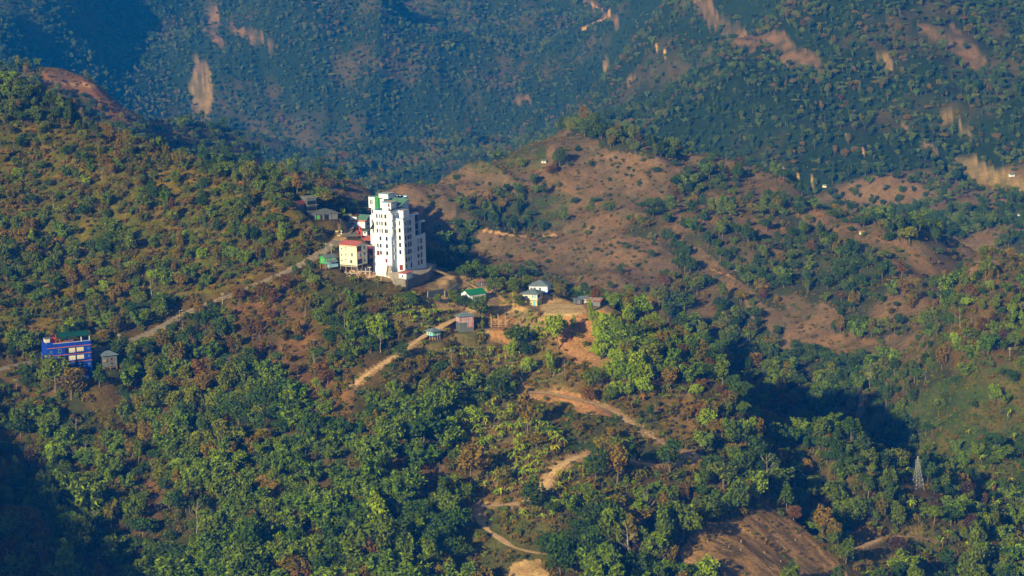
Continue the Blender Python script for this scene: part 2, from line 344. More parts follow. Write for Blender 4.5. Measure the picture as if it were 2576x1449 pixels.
def attr_ground():
    m, nt, b = newmat('hillside_soil_and_grass'); b.inputs['Roughness'].default_value = .95; b.inputs['Specular IOR Level'].default_value = .08
    at = nt.nodes.new('ShaderNodeVertexColor'); at.layer_name = 'cover'
    ge = nt.nodes.new('ShaderNodeNewGeometry')
    def nz(s, d, lo, hi, a, c):
        n = nt.nodes.new('ShaderNodeTexNoise'); n.inputs['Scale'].default_value = s; n.inputs['Detail'].default_value = d; n.inputs['Roughness'].default_value = .65
        nt.links.new(ge.outputs['Position'], n.inputs['Vector'])
        r = nt.nodes.new('ShaderNodeMapRange'); r.inputs[1].default_value = lo; r.inputs[2].default_value = hi; r.inputs[3].default_value = a; r.inputs[4].default_value = c
        nt.links.new(n.outputs['Fac'], r.inputs[0]); return n, r
    n1, r1 = nz(.9, 6, .3, .7, .55, 1.45); n2, r2 = nz(.12, 5, .3, .7, .72, 1.28); n3, r3 = nz(.35, 4, .42, .62, 0, .5)
    mm = nt.nodes.new('ShaderNodeMath'); mm.operation = 'MULTIPLY'; nt.links.new(r1.outputs[0], mm.inputs[0]); nt.links.new(r2.outputs[0], mm.inputs[1])
    mx = nt.nodes.new('ShaderNodeMix'); mx.data_type = 'RGBA'; nt.links.new(r3.outputs[0], mx.inputs[0]); nt.links.new(at.outputs['Color'], mx.inputs[6])
    hs = nt.nodes.new('ShaderNodeHueSaturation'); hs.inputs['Hue'].default_value = .535; hs.inputs['Value'].default_value = .75; nt.links.new(at.outputs['Color'], hs.inputs['Color'])
    nt.links.new(hs.outputs[0], mx.inputs[7])
    sc = nt.nodes.new('ShaderNodeVectorMath'); sc.operation = 'SCALE'; nt.links.new(mx.outputs[2], sc.inputs[0]); nt.links.new(mm.outputs[0], sc.inputs['Scale'])
    nt.links.new(sc.outputs[0], b.inputs['Base Color'])
    bp = nt.nodes.new('ShaderNodeBump'); bp.inputs['Strength'].default_value = .8; bp.inputs['Distance'].default_value = .5
    nt.links.new(n1.outputs['Fac'], bp.inputs['Height']); nt.links.new(bp.outputs[0], b.inputs['Normal'])
    return m
M['ground'] = attr_ground()
def dirtmat(name, col):
    m = mat(name, col, .95, .22, .35, bump=.3); return m
M['asphalt'] = mat('asphalt_road', (.20,.18,.15), .9, .18, .25)
M['dirt'] = dirtmat('dirt_track_soil', (.50,.33,.17))
# ------------------------------------------------------------------ mesh helpers
def mesh_np(name, V, F, mats, midx=None, tone=None, smooth=False):
    V = np.asarray(V, np.float32); F = np.asarray(F, np.int32); n = F.shape[1]
    me = bpy.data.meshes.new(name)
    me.vertices.add(len(V)); me.vertices.foreach_set('co', V.ravel())
    me.loops.add(F.size); me.loops.foreach_set('vertex_index', F.ravel())
    me.polygons.add(len(F)); me.polygons.foreach_set('loop_start', np.arange(0, F.size, n, dtype=np.int32)); me.polygons.foreach_set('loop_total', np.full(len(F), n, np.int32))
    for m_ in mats: me.materials.append(m_)
    if midx is not None: me.polygons.foreach_set('material_index', np.asarray(midx, np.int32))
    if tone is not None:
        a = me.attributes.new('tone', 'FLOAT', 'FACE'); a.data.foreach_set('value', np.asarray(tone, np.float32))
    if smooth: me.polygons.foreach_set('use_smooth', np.ones(len(F), bool))
    me.update(calc_edges=True); me.validate()
    return me
class MB:
    def __init__(s): s.v = []; s.f = []; s.m = []
    def add(s, vs, fs, m=0):
        b = len(s.v); s.v += [tuple(map(float, v)) for v in vs]; s.f += [tuple(b+i for i in f) for f in fs]; s.m += [m]*len(fs); return s
    def box(s, x0, x1, y0, y1, z0, z1, m=0):
        return s.add([(x0,y0,z0),(x1,y0,z0),(x1,y1,z0),(x0,y1,z0),(x0,y0,z1),(x1,y0,z1),(x1,y1,z1),(x0,y1,z1)],
                     [(0,3,2,1),(4,5,6,7),(0,1,5,4),(1,2,6,5),(2,3,7,6),(3,0,4,7)], m)
    def prism(s, poly, z0, z1, m=0, mt=None):
        n = len(poly); z0s = z0 if hasattr(z0, '__len__') else [z0]*n; z1s = z1 if hasattr(z1, '__len__') else [z1]*n
        s.add([(p[0],p[1],z) for p, z in zip(poly, z0s)]+[(p[0],p[1],z) for p, z in zip(poly, z1s)],
              [(i,(i+1)%n,n+(i+1)%n,n+i) for i in range(n)]+[tuple(range(n-1,-1,-1))], m)
        b = len(s.v)-n; s.f.append(tuple(b+i for i in range(n))); s.m.append(m if mt is None else mt); return s
    def tube(s, P, R, k=6, m=0):
        P = [Vector(p) for p in P]; b = len(s.v)
        for i, p in enumerate(P):
            d = (P[min(i+1, len(P)-1)]-P[max(i-1, 0)]).normalized()
            a = d.orthogonal().normalized(); c = d.cross(a); r = R[i] if hasattr(R, '__len__') else R
            for j in range(k):
                t = 2*PI*j/k; s.v.append(tuple(p+a*(r*math.cos(t))+c*(r*math.sin(t))))
        for i in range(len(P)-1):
            for j in range(k):
                s.f.append((b+i*k+j, b+i*k+(j+1)%k, b+(i+1)*k+(j+1)%k, b+(i+1)*k+j)); s.m.append(m)
        s.f.append(tuple(b+j for j in range(k))[::-1]); s.m.append(m)
        e = b+(len(P)-1)*k; s.f.append(tuple(e+j for j in range(k))); s.m.append(m); return s
    def lathe(s, prof, c=(0,0,0), k=12, m=0):
        b = len(s.v)
        for r, z in prof:
            for j in range(k):
                t = 2*PI*j/k; s.v.append((c[0]+r*math.cos(t), c[1]+r*math.sin(t), c[2]+z))
        for i in range(len(prof)-1):
            for j in range(k):
                s.f.append((b+i*k+j, b+i*k+(j+1)%k, b+(i+1)*k+(j+1)%k, b+(i+1)*k+j)); s.m.append(m)
        s.f.append(tuple(b+j for j in range(k))[::-1]); s.m.append(m)
        e = b+(len(prof)-1)*k; s.f.append(tuple(e+j for j in range(k))); s.m.append(m); return s
    def mesh(s, name, mats):
        me = bpy.data.meshes.new(name); me.from_pydata(s.v, [], s.f); me.update()
        for m_ in mats: me.materials.append(m_)
        me.polygons.foreach_set('material_index', s.m); return me
    def obj(s, name, mats, parent=None, smooth=False):
        if not isinstance(mats, (list, tuple)): mats = [mats]
        me = s.mesh(name, [M[m_] if isinstance(m_, str) else m_ for m_ in mats])
        if smooth: me.polygons.foreach_set('use_smooth', [True]*len(me.polygons))
        o = bpy.data.objects.new(name, me); C.objects.link(o)
        if parent is not None: o.parent = parent
        return o
def tag(o, label=None, cat=None, group=None, kind=None):
    if label: o['label'] = label
    if cat: o['category'] = cat
    if group: o['group'] = group
    if kind: o['kind'] = kind
    return o
def empty(name, mtx, label, cat, group=None):
    o = bpy.data.objects.new(name, None); C.objects.link(o); o.empty_display_size = .5
    o.matrix_world = mtx; return tag(o, label, cat, group)
def link(name, me, parent=None):
    o = bpy.data.objects.new(name, me); C.objects.link(o)
    if parent is not None: o.parent = parent
    return o
# ------------------------------------------------------------------ land cover, drawn as outlines in the frame and laid onto the ground they cover
def inpoly(px, py, poly):
    P = np.array(poly, float); r = np.zeros(px.shape, bool); j = len(P)-1
    for i in range(len(P)):
        xi, yi = P[i]; xj, yj = P[j]
        c = ((yi > py) != (yj > py)) & (px < (xj-xi)*(py-yi)/(yj-yi+1e-9)+xi)
        r ^= c; j = i
    return r
REG = {
 'hill': [[(-200,330),(250,318),(480,400),(700,490),(790,560),(800,620),(700,670),(560,735),(400,780),(250,800),(250,850),(-200,900)]],
 'litter': [[(1010,690),(1120,680),(1128,722),(1060,748)], [(560,760),(720,700),(760,780),(880,960),(880,1100),(780,1100),(720,1000),(640,900)], [(300,1180),(400,1200),(420,1330),(330,1320),(280,1250)], [(960,1140),(1110,1130),(1120,1240),(980,1230)]],
 'yard': [[(1095,690),(1160,690),(1240,725),(1262,750),(1300,735),(1320,780),(1230,800),(1180,790),(1115,775),(1095,750)], [(880,672),(960,650),(1000,690),(1010,720),(900,700)]],
 'field': [[(1290,1425),(1370,1405),(1380,1449),(1370,1480),(1250,1480)], [(1345,770),(1375,750),(1440,755),(1480,772),(1480,790),(1420,800),(1370,800)]],
 'redsoil': [[(1395,800),(1540,790),(1560,905),(1500,935),(1440,900),(1390,850)], [(1222,800),(1290,795),(1310,855),(1235,850)], [(1310,975),(1400,975),(1560,1030),(1580,1060),(1500,1045),(1400,1010),(1310,1005)]],
 'slopegrass': [[(1340,850),(1540,900),(1560,1030),(1400,990),(1300,980)], [(1560,980),(1760,1000),(1760,1140),(1640,1100),(1590,1060)], [(1240,1295),(1330,1272),(1400,1315),(1365,1372),(1290,1368)], [(1250,1230),(1330,1150),(1420,1160),(1340,1260)], [(1680,1180),(1900,1200),(1880,1260),(1720,1240)], [(1420,1170),(1540,1160),(1560,1260),(1430,1290)]],
 'grassgreen': [[(1395,1005),(1560,1060),(1560,1130),(1430,1140),(1395,1080)], [(1400,1170),(1470,1155),(1480,1180),(1420,1230)], [(2260,1010),(2420,940),(2700,860),(2700,1330),(2480,1290),(2330,1170)]],
 'banana': [[(1150,850),(1250,850),(1330,790),(1400,840),(1310,900),(1265,960),(1225,1010),(1180,1010),(1220,950),(1130,900),(1010,880)], [(1150,1010),(1230,980),(1300,1040),(1420,1100),(1430,1140),(1360,1170),(1320,1230),(1180,1240),(1200,1180),(1150,1130)],
            [(990,740),(1080,730),(1110,790),(1060,830),(990,800)]],
 'logged': [[(1700,1480),(1720,1380),(1800,1310),(1900,1285),(1980,1310),(2060,1380),(2130,1440),(2140,1480)]],
 'sparse': [[(1290,780),(1400,850),(1350,990),(1140,960),(1000,900),(1060,850),(1200,830)], [(1180,1000),(1420,1000),(1430,1300),(1180,1300)], [(1180,1290),(1400,1280),(1400,1440),(1180,1440)], [(1400,980),(1760,1080),(1760,1180),(1560,1180)], [(2150,1340),(2420,1330),(2460,1449),(2150,1449)]],
 'clear': [[(870,452),(1000,433),(1130,432),(1290,432),(1300,470),(1230,480),(1150,520),(1130,600),(1090,690),(1030,640),(960,560),(880,500)],
           [(1375,345),(1425,333),(1500,365),(1560,392),(1690,400),(1780,380),(1880,380),(1945,420),(1925,452),(1830,432),(1760,410),(1690,450),(1640,520),(1580,560),(1520,520),(1460,500),(1430,440),(1385,400)],
           [(1200,575),(1300,590),(1400,585),(1420,555),(1500,560),(1560,590),(1640,600),(1690,650),(1700,690),(1640,750),(1600,790),(1500,770),(1430,740),(1300,700),(1190,690),(1170,640)],
           [(1680,560),(1760,620),(1850,700),(1980,800),(1960,840),(1850,760),(1740,670)], [(1950,735),(2010,730),(2110,790),(2100,840),(2040,850),(2000,905),(1940,885),(1990,830)],
           [(2200,850),(2260,820),(2350,860),(2300,925),(2230,925),(2190,890)], [(2230,640),(2400,600),(2640,650),(2640,740),(2480,700),(2370,720),(2250,690)], [(2080,560),(2180,600),(2200,640),(2120,620)], [(1440,1145),(1560,1170),(1540,1190),(1440,1175)]],
 'clear2': [[(1940,440),(2060,500),(2250,590),(2420,640),(2640,690),(2640,760),(2400,720),(2200,660),(2030,570),(1930,500)], [(2020,860),(2130,830),(2260,860),(2200,900),(2080,910)], [(1780,480),(1900,520),(2010,600),(1960,640),(1850,570)]],
 'spur': [[(112,178),(170,172),(250,205),(330,262),(425,305),(300,300),(220,240),(112,215)], [(600,385),(700,405),(720,445),(650,425)]],
 'scar': [[(484,160),(505,150),(518,190),(530,215),(552,245),(548,290),(486,292),(480,240)], [(2362,285),(2390,277),(2412,312),(2372,312)], [(2320,357),(2345,362),(2362,390),(2385,392),(2350,400)], [(2262,303),(2310,306),(2298,318)], [(2215,140),(2242,140),(2256,192),(2235,192)], [(1510,148),(1525,150),(1522,178),(1508,172)], [(1580,205),(1615,190),(1600,215)], [(2205,130),(2240,138),(2230,150),(2190,142)], [(2400,330),(2440,335),(2440,360),(2405,350)]],
 'brownfar': [[(1740,-10),(1800,-10),(1810,40),(1870,80),(1900,130),(1890,146),(1820,90),(1760,30)], [(1870,90),(1960,85),(2060,125),(2090,170),(2020,185),(1930,130)], [(1440,0),(1480,0),(1570,60),(1540,60)], [(1020,20),(1060,20),(1120,80),(1080,70)], [(1290,240),(1330,245),(1340,265),(1290,262)], [(560,55),(620,60),(700,130),(640,120)], [(500,20),(540,30),(560,120),(530,110)], [(2300,50),(2400,70),(2500,180),(2420,180)]],
 'paddy': [[(2385,402),(2440,408),(2530,432),(2640,470),(2640,505),(2500,480),(2440,462),(2400,430)]],
 'green_far': [[(1090,432),(1180,410),(1290,352),(1380,330),(1380,420),(1290,430)], [(1330,500),(1440,485),(1430,560),(1350,572)]],
 'vill': [[(1060,690),(1560,690),(1560,800),(1230,850),(1060,860)]],
}
TRK = [('trk', [(300,320),(370,316),(430,305)], 1.6), ('trk', [(1465,75),(1490,60),(1535,42),(1532,28),(1490,18)], 2.0), ('trk', [(1650,118),(1690,140),(1720,138),(1680,160)], 1.4),
       ('trk', [(2140,398),(2168,392),(2172,378)], 1.6), ('trk', [(120,205),(180,212),(255,214)], 2.4), ('trk', [(2075,465),(1960,430)], 1.2), ('trk', [(1215,578),(1300,594),(1400,592)], 2.2),
       ('trk', [(1700,655),(1800,680),(1850,700)], 1.6), ('trk', [(2285,1095),(2310,1140),(2308,1180)], 2.4), ('trk', [(2252,1400),(2258,1375),(2262,1360)], 3), ('trk', [(1560,120),(1500,110)], 1.2)]
def segdist(px, py, pl):
    d = np.full(px.shape, 1e9)
    for (x0, y0), (x1, y1) in zip(pl[:-1], pl[1:]):
        L = (x1-x0)**2+(y1-y0)**2; t = np.clip(((px-x0)*(x1-x0)+(py-y0)*(y1-y0))/L, 0, 1)
        d = np.minimum(d, np.hypot(px-x0-t*(x1-x0), py-y0-t*(y1-y0)))
    return d
def cover(x, y, z):
    h = np.hypot(x, y); px, py = project(x, y, z)
    jx = (fbm(x/np.where(h > 1900, 34, 14), y/np.where(h > 1900, 60, 14), 91, 6)-.5); jy = (fbm(x/np.where(h > 1900, 34, 14), y/np.where(h > 1900, 60, 14), 92, 6)-.5); j = np.where(h > 1750, 56, 60)
    qx = px+jx*j; qy = py+jy*j*.8
    r = {}
    for k, polys in REG.items():
        m = np.zeros(px.shape, bool)
        for P in polys: m |= inpoly(qx, qy, P)
        if k in ('hill', 'litter', 'yard', 'field', 'redsoil', 'slopegrass', 'banana', 'logged', 'sparse', 'vill'): m &= h < 1335
        if k in ('clear', 'clear2', 'green_far'): m &= (h > 1200) & (h < 1900)
        if k == 'grassgreen': m &= h < 1500
        if k == 'spur': m &= (h > 1500) & (h < 2200)
        if k in ('scar', 'brownfar', 'paddy'): m &= h > 1650
        r[k] = m
    return r, px, py, h
R_, PX_, PY_, H_ = cover(GX.ravel(), GY.ravel(), Z.ravel())
gx, gy = GX.ravel(), GY.ravel()
n1 = fbm(gx/22, gy/22, 101, 4); n2 = fbm(gx/7, gy/7, 105, 3); n3 = fbm(gx/70, gy/70, 109, 4)
def mixc(a, b, t): return np.array(a)[None, :]*(1-t[:, None])+np.array(b)[None, :]*t[:, None]
def setc(mask, c):
    global colr
    colr = np.where(mask[:, None], c, colr)
t1 = sstep(.35, .65, n1)
colr = mixc((.040,.044,.005), (.105,.066,.012), t1)                      # forest floor
fcol = mixc((.017,.032,.003), (.075,.060,.014), sstep(.45, .68, n3)*sstep(.3, .6, n1))
setc(H_ > 1335, fcol); setc((H_ > 1335) & (H_ < 2100), mixc((.045,.050,.012), (.160,.098,.045), sstep(.42, .6, fbm(gx/60, gy/60, 131, 3))))
setc(R_['hill'], mixc((.085,.088,.004), (.165,.112,.010), sstep(.42, .66, n1*.5+n2*.5)))
setc(R_['litter'], mixc((.075,.055,.016), (.17,.085,.028), t1))
setc(R_['sparse'], mixc((.17,.11,.035), (.085,.085,.014), t1))
setc(R_['slopegrass'], mixc((.20,.125,.040), (.10,.098,.018), sstep(.4, .6, n2*.5+n1*.5)))
setc(R_['grassgreen'], mixc((.045,.070,.007), (.095,.080,.014), sstep(.4, .6, n2*.6+n1*.4)))
setc(R_['banana'], mixc((.20,.125,.05), (.12,.10,.028), t1))
setc(R_['vill'], mixc((.28,.18,.09), (.12,.11,.03), sstep(.45, .6, n1)))
setc(R_['yard'], mixc((.46,.30,.14), (.34,.21,.09), t1))
setc(R_['field'], mixc((.56,.38,.19), (.44,.27,.12), t1))
setc(R_['redsoil'], mixc((.42,.20,.08), (.33,.18,.07), t1))
setc(R_['logged'], mixc((.34,.19,.075), (.17,.105,.035), sstep(.38, .62, fbm((gx+gy)/3, (gx-gy)/11, 195, 4))))
setc(R_['clear'], mixc((.190,.115,.060), (.125,.092,.044), sstep(.35, .65, n2*.5+n1*.5)))
setc(R_['clear2'], mixc((.190,.110,.052), (.11,.085,.032), sstep(.38, .62, n2*.5+n1*.5)))
setc(R_['green_far'], mixc((.060,.080,.014), (.11,.090,.030), sstep(.4, .6, n2*.6+n1*.4)))
setc(R_['spur'], mixc((.30,.12,.04), (.19,.10,.035), t1))
setc(R_['brownfar'], mixc((.20,.115,.055), (.08,.065,.022), sstep(.4, .6, n2*.5+n1*.5)))
stk = fbm(PX_/5, PY_/26, 191, 4); setc(R_['scar'], mixc((.24,.155,.065), (.10,.085,.026), sstep(.36, .66, stk)))
setc(R_['paddy'], mixc((.27,.18,.08), (.17,.13,.05), (np.sin(PX_*.09+PY_*.55) > .1).astype(float)))
TRM = np.zeros(len(gx), bool)
for k, pl, w in TRK:
    d = segdist(PX_, PY_, pl)+(n2-.5)*2; hr = (1500 if pl[0][1] < 600 else 1000)
    m = (d < w) & (H_ > hr-60); setc(m, mixc((.62,.36,.17), (.5,.28,.13), t1)); TRM |= m
# road cuttings and banks
rdm = np.full(Z.shape, 1e9); rdm[ii, jj] = ROADD; RD = rdm.ravel()
cut = (Z-Z0).ravel()
isd = np.zeros(len(gx), bool)
for k, Q in RP.items():
    if k == 'paved': continue
    sel = np.nonzero(RD < 6)[0]
    d = np.full(len(gx), 1e9)
    for i in range(0, len(sel), 20000):
        s = sel[i:i+20000]; d[s] = np.hypot(gx[s][:, None]-Q[None, :, 0], gy[s][:, None]-Q[None, :, 1]).min(1)
    isd |= d < ROADS[k][0]/2+(2.0 if k == 'dirt3' else 1.5 if k == 'dirt2' else .8)+3.5*(n1-.5)
setc(isd & (np.abs(cut) > .35), mixc((.46,.29,.14), (.36,.21,.10), t1))
setc(RD < .8, mixc((.42,.27,.14), (.34,.22,.11), t1))
nr, nc = Z.shape
idx = np.arange(nr*nc).reshape(nr, nc)
Fq = np.stack([idx[:-1, :-1], idx[:-1, 1:], idx[1:, 1:], idx[1:, :-1]], -1).reshape(-1, 4)
me = mesh_np('ground', np.stack([gx, gy, Z.ravel()], 1), Fq[:, ::-1], [M['ground']], smooth=True)
ca = me.color_attributes.new('cover', 'FLOAT_COLOR', 'POINT')
ca.data.foreach_set('color', np.concatenate([colr, np.ones((len(gx), 1))], 1).astype(np.float32).ravel())
g = link('ground', me); tag(g, 'steep brown and green hillsides with cleared slopes and valleys', 'hillside', kind='structure')
# ------------------------------------------------------------------ road sheets
def road(key, name, label, m):
    Q = RP[key]; w = ROADS[key][0]/2; mb = MB(); n = len(Q)
    T = np.gradient(Q[:, :2], axis=0); T /= np.hypot(T[:, 0], T[:, 1])[:, None]+1e-9; N = np.stack([-T[:, 1], T[:, 0]], 1)
    vs = []
    for i in range(n):
        ww = w*(1+.18*math.sin(i*.37)+.1*math.sin(i*.9)) if key != 'paved' else w
        for s in (-1, -.5, 0, .5, 1):
            x, y = Q[i, 0]+N[i, 0]*ww*s, Q[i, 1]+N[i, 1]*ww*s
            zz = Q[i, 2]-.02 if abs(s) < .9 else Q[i, 2]-.05
            vs.append((x, y, zz+(.03 if s == 0 and key != 'paved' else 0)))
    fs = [(i*5+j, i*5+j+1, i*5+j+6, i*5+j+5) for i in range(n-1) for j in range(4)]
    mb.add(vs, fs); o = mb.obj(name, m); tag(o, label, 'road', kind='structure'); return o
road('paved', 'road', 'grey paved mountain road running along the ridge', 'asphalt')
for k, l in [('dirt1', 'tan dirt road running from the white tower past the huts'), ('dirt2', 'reddish dirt track cut across the slope below the bright trees'), ('dirt3', 'tan dirt track with two hairpin bends'), ('dirt4', 'short tan dirt track at the foot of the right slope')]:
    road(k, 'dirt_road', l, 'dirt')
# --------BUILDINGS--------
def bframe(p, yaw=0.0, dz=0.0):
    az = math.atan2(p[0], p[1]); return Matrix.Translation((p[0], p[1], p[2]+dz)) @ Matrix.Rotation(math.radians(yaw)-az, 4, 'Z')
def obox(mb, o, d, n, u0, u1, n0, n1, z0, z1, m=0):
    vs = [(o[0]+d[0]*u+n[0]*k, o[1]+d[1]*u+n[1]*k, z) for z in (z0, z1) for u, k in ((u0, n0), (u1, n0), (u1, n1), (u0, n1))]
    return mb.add(vs, [(0,3,2,1),(4,5,6,7),(0,1,5,4),(1,2,6,5),(2,3,7,6),(3,0,4,7)], m)
def window(parent, o, d, n, u, z, w, h, frame='white_paint', glass='glass', deep=.06, name='window', sill=True, mull=True, fw=.09):
    """frame bars stand proud of the wall by DEEP, the pane by 2 cm; U, Z: the middle"""
    mb = MB(); a, b, c, e = u-w/2, u+w/2, z-h/2, z+h/2
    obox(mb, o, d, n, a-fw, a, -.02, deep, c, e, 0); obox(mb, o, d, n, b, b+fw, -.02, deep, c, e, 0)
    obox(mb, o, d, n, a-fw, b+fw, -.02, deep, e, e+fw, 0); obox(mb, o, d, n, a-fw, b+fw, -.02, deep+(.08 if sill else 0), c-fw, c, 0)
    obox(mb, o, d, n, a, b, -.03, .02, c, e, 1)
    if mull and w > .7: obox(mb, o, d, n, u-.03, u+.03, -.01, .045, c, e, 0)
    return mb.obj(name, [frame, glass], parent)
def door(parent, o, d, n, u, z0, w, h, mt='door_brown', frame='white_paint'):
    mb = MB(); obox(mb, o, d, n, u-w/2, u+w/2, -.03, .05, z0, z0+h, 0); obox(mb, o, d, n, u-w/2-.1, u-w/2, -.03, .09, z0, z0+h+.1, 1); obox(mb, o, d, n, u+w/2, u+w/2+.1, -.03, .09, z0, z0+h+.1, 1)
    obox(mb, o, d, n, u-w/2, u+w/2, -.03, .09, z0+h, z0+h+.1, 1)
    return mb.obj('door', [mt, frame], parent)
def faces(w, d):
    return {'F': ((-w/2, -d/2), (1, 0), (0, -1)), 'L': ((-w/2, d/2), (0, -1), (-1, 0)), 'R': ((w/2, -d/2), (0, 1), (1, 0)), 'B': ((w/2, d/2), (-1, 0), (0, 1))}
def roof_part(parent, kind, w, d, z, rise, over, mt, fascia=None, ox=0, oy=0, name='roof'):
    mb = MB(); a, b = w/2+over, d/2+over; t = .14
    if kind == 'gable':
        V = [(-a,-b,z),(a,-b,z),(a,0,z+rise),(-a,0,z+rise),(a,b,z),(-a,b,z)]
        mb.add([(x+ox,y+oy,q) for x, y, q in V]+[(x+ox,y+oy,q+t) for x, y, q in V], [(0,3,2,1),(3,5,4,2),(6,7,8,9),(9,8,10,11),(0,1,7,6),(5,11,10,4),(0,6,9,3),(3,9,11,5),(1,2,8,7),(2,4,10,8)])
    elif kind == 'hip':
        r = max(a-b, .15) if a >= b else .15
        V = [(-a,-b,z),(a,-b,z),(a,b,z),(-a,b,z),(-r,0,z+rise),(r,0,z+rise)]
        mb.add([(x+ox,y+oy,q) for x, y, q in V[:4]]+[(x+ox,y+oy,q+t) for x, y, q in V], [(0,3,2,1),(0,1,5,4),(1,2,6,5),(2,3,7,6),(3,0,4,7),(4,5,9,8),(5,6,9),(6,7,8,9),(7,4,8)])
    elif kind == 'shed':
        V = [(-a,-b,z),(a,-b,z),(a,b,z+rise),(-a,b,z+rise)]
        mb.add([(x+ox,y+oy,q) for x, y, q in V]+[(x+ox,y+oy,q+t) for x, y, q in V], [(0,3,2,1),(4,5,6,7),(0,1,5,4),(1,2,6,5),(2,3,7,6),(3,0,4,7)])
    else:
        mb.box(-a+ox, a+ox, -b+oy, b+oy, z, z+rise)
    o = mb.obj(name, mt, parent)
    if fascia:
        mf = MB(); f = .05
        mf.box(-a+ox-f, a+ox+f, -b+oy-f, -b+oy, z-.12, z+.22); mf.box(a+ox, a+ox+f, -b+oy, b+oy, z-.12, z+.22); mf.box(-a+ox-f, -a+ox, -b+oy, b+oy, z-.12, z+.22)
        mf.obj('fascia', fascia, o)
    return o
def house(name, label, cat, p, yaw, w, d, h, wall, roof, rmat, rise=1.2, over=.5, base=0.0, stilts=None, wins=(), doors=(), dz=0.0, frame='white_paint', bands=(), group=None, fascia=None):
    r = empty(name, bframe(p, yaw, dz), label, cat, group); z0 = base; FC = faces(w, d)
    mb = MB()
    if roof == 'gable':
        mb.prism([(-w/2,-d/2),(w/2,-d/2),(w/2,d/2),(-w/2,d/2)], z0, z0+h)
        for x, s in ((-w/2, 1), (w/2-.1, -1)):
            mb.add([(x,-d/2,z0+h),(x,d/2,z0+h),(x,0,z0+h+rise*(d/2)/(d/2+over)),(x+.1,-d/2,z0+h),(x+.1,d/2,z0+h),(x+.1,0,z0+h+rise*(d/2)/(d/2+over))], [(0,2,1),(3,4,5),(0,3,5,2),(1,2,5,4)])
    else: mb.box(-w/2, w/2, -d/2, d/2, z0, z0+h)
    mb.obj('wall', wall, r)
    for f, u0, u1, zz0, zz1, mt in bands:
        o, dd, nn = FC[f]; b = MB(); L_ = w if f in 'FB' else d; obox(b, o, dd, nn, u0*L_, u1*L_, -.05, .035, z0+zz0, z0+zz1); b.obj('wall_panel', mt, r)
    roof_part(r, roof, w, d, z0+h+.003, rise, over, rmat, fascia)
    for f, u, z, ww, hh in wins:
        o, dd, nn = FC[f]; window(r, o, dd, nn, u*(w if f in 'FB' else d), z0+z, ww, hh, frame)
    for f, u, ww, hh in doors:
        o, dd, nn = FC[f]; door(r, o, dd, nn, u*(w if f in 'FB' else d), z0+.02, ww, hh)
    if stilts:
        nx, ny, dep, mt = stilts
        for i in range(nx):
            for j in range(ny):
                x = -w/2+.15+(w-.3)*i/(nx-1); y = -d/2+.15+(d-.3)*j/(ny-1)
                MB().box(x-.1, x+.1, y-.1, y+.1, -dep, z0-.003).obj('stilt', mt, r)
        if base > .8:
            b = MB(); b.box(-w/2+.1, w/2-.1, -d/2+.1, -d/2+.2, z0-.45, z0-.33); b.obj('brace', mt, r)
    return r
_p = BASE['plaza']; b = MB(); ringp = [loc2w(_p, math.atan2(_p[0], _p[1]), 8.2*math.cos(t)*(1+.12*math.sin(3*t)), 8.4*math.sin(t), .035) for t in np.linspace(0, 2*PI, 29)[:-1]]
b.add(ringp, [tuple(range(28))]); tag(b.obj('pavement', 'asphalt'), 'grey paved turning area on the saddle', 'pavement', kind='structure')
b = MB(); ringp = [loc2w(_p, math.atan2(_p[0], _p[1]), x, v, .07) for x, v in ((3.2,-7.5),(6.8,-5.5),(8,-1),(5,4),(1,8),(-.5,7.2),(3.6,2.5),(5.2,-1.5),(4.6,-4.5),(2.2,-6.6))]
b.add(ringp, [tuple(range(10))]); tag(b.obj('sidewalk', 'paving'), 'pink paved verge round the bend', 'sidewalk', kind='structure')
# ---- the white tower
T = empty('apartment_tower', Matrix.Translation(K) @ Matrix.Rotation(math.radians(-36)-losK, 4, 'Z'), 'tall stepped white tower block with blue trimmed parapets', 'building')
mb = MB()
def R4(a, b, c, d): return [(a,c),(b,c),(b,d),(a,d)]
mb.prism(R4(-14.3,-5.5,-1.2,11.0), -6, 24.4, 0, 1)
mb.prism(R4(-5.5,-5.0,-1.16,3.2), 14.2, 24.3)
mb.prism([(-3.6,0),(0,0),(-1.3,10.6),(-3.6,10.6)], -4, 21.6, 0, 2)
mb.prism(R4(-5.48,-3.62,2.6,10.9), -4, 21.55, 0, 2)
mb.prism([(-1.33,10.62),(-2.2,17.6),(-9,17.6),(-9,10.95)], -5, 12.3, 0, 2)
mb.prism(R4(-9,-4.0,11.05,17.4), 12.3, 22.5, 0, 2)
mb.prism(R4(-4.4,-2.35,16.3,19.4), -5, 18.9, 0, 1)
mb.prism(R4(-14.2,-8.4,11.02,16.2), -5, 27.2, 0, 2)
mb.prism([(-20,16.22),(-13.6,16.22),(-12.5,18),(-12.6,21),(-14,23.5),(-20,23.5)], -5, 26.8, 0, 2)
mb.prism(R4(-21.2,-14.35,6.3,17), -4, 29.0, 0, 1)
mb.prism(R4(-22,-18.5,5.6,16), 25, 29.4, 0, 1)
mb.prism(R4(-21.8,-17.5,5.9,14), 9, 21.8, 0, 1)
mb.prism(R4(-5.45,-2.7,4.2,8.6), 21.6, 24.9, 0, 1)
mb.obj('wall', ['white_paint', 'slab', 'deck'], T)
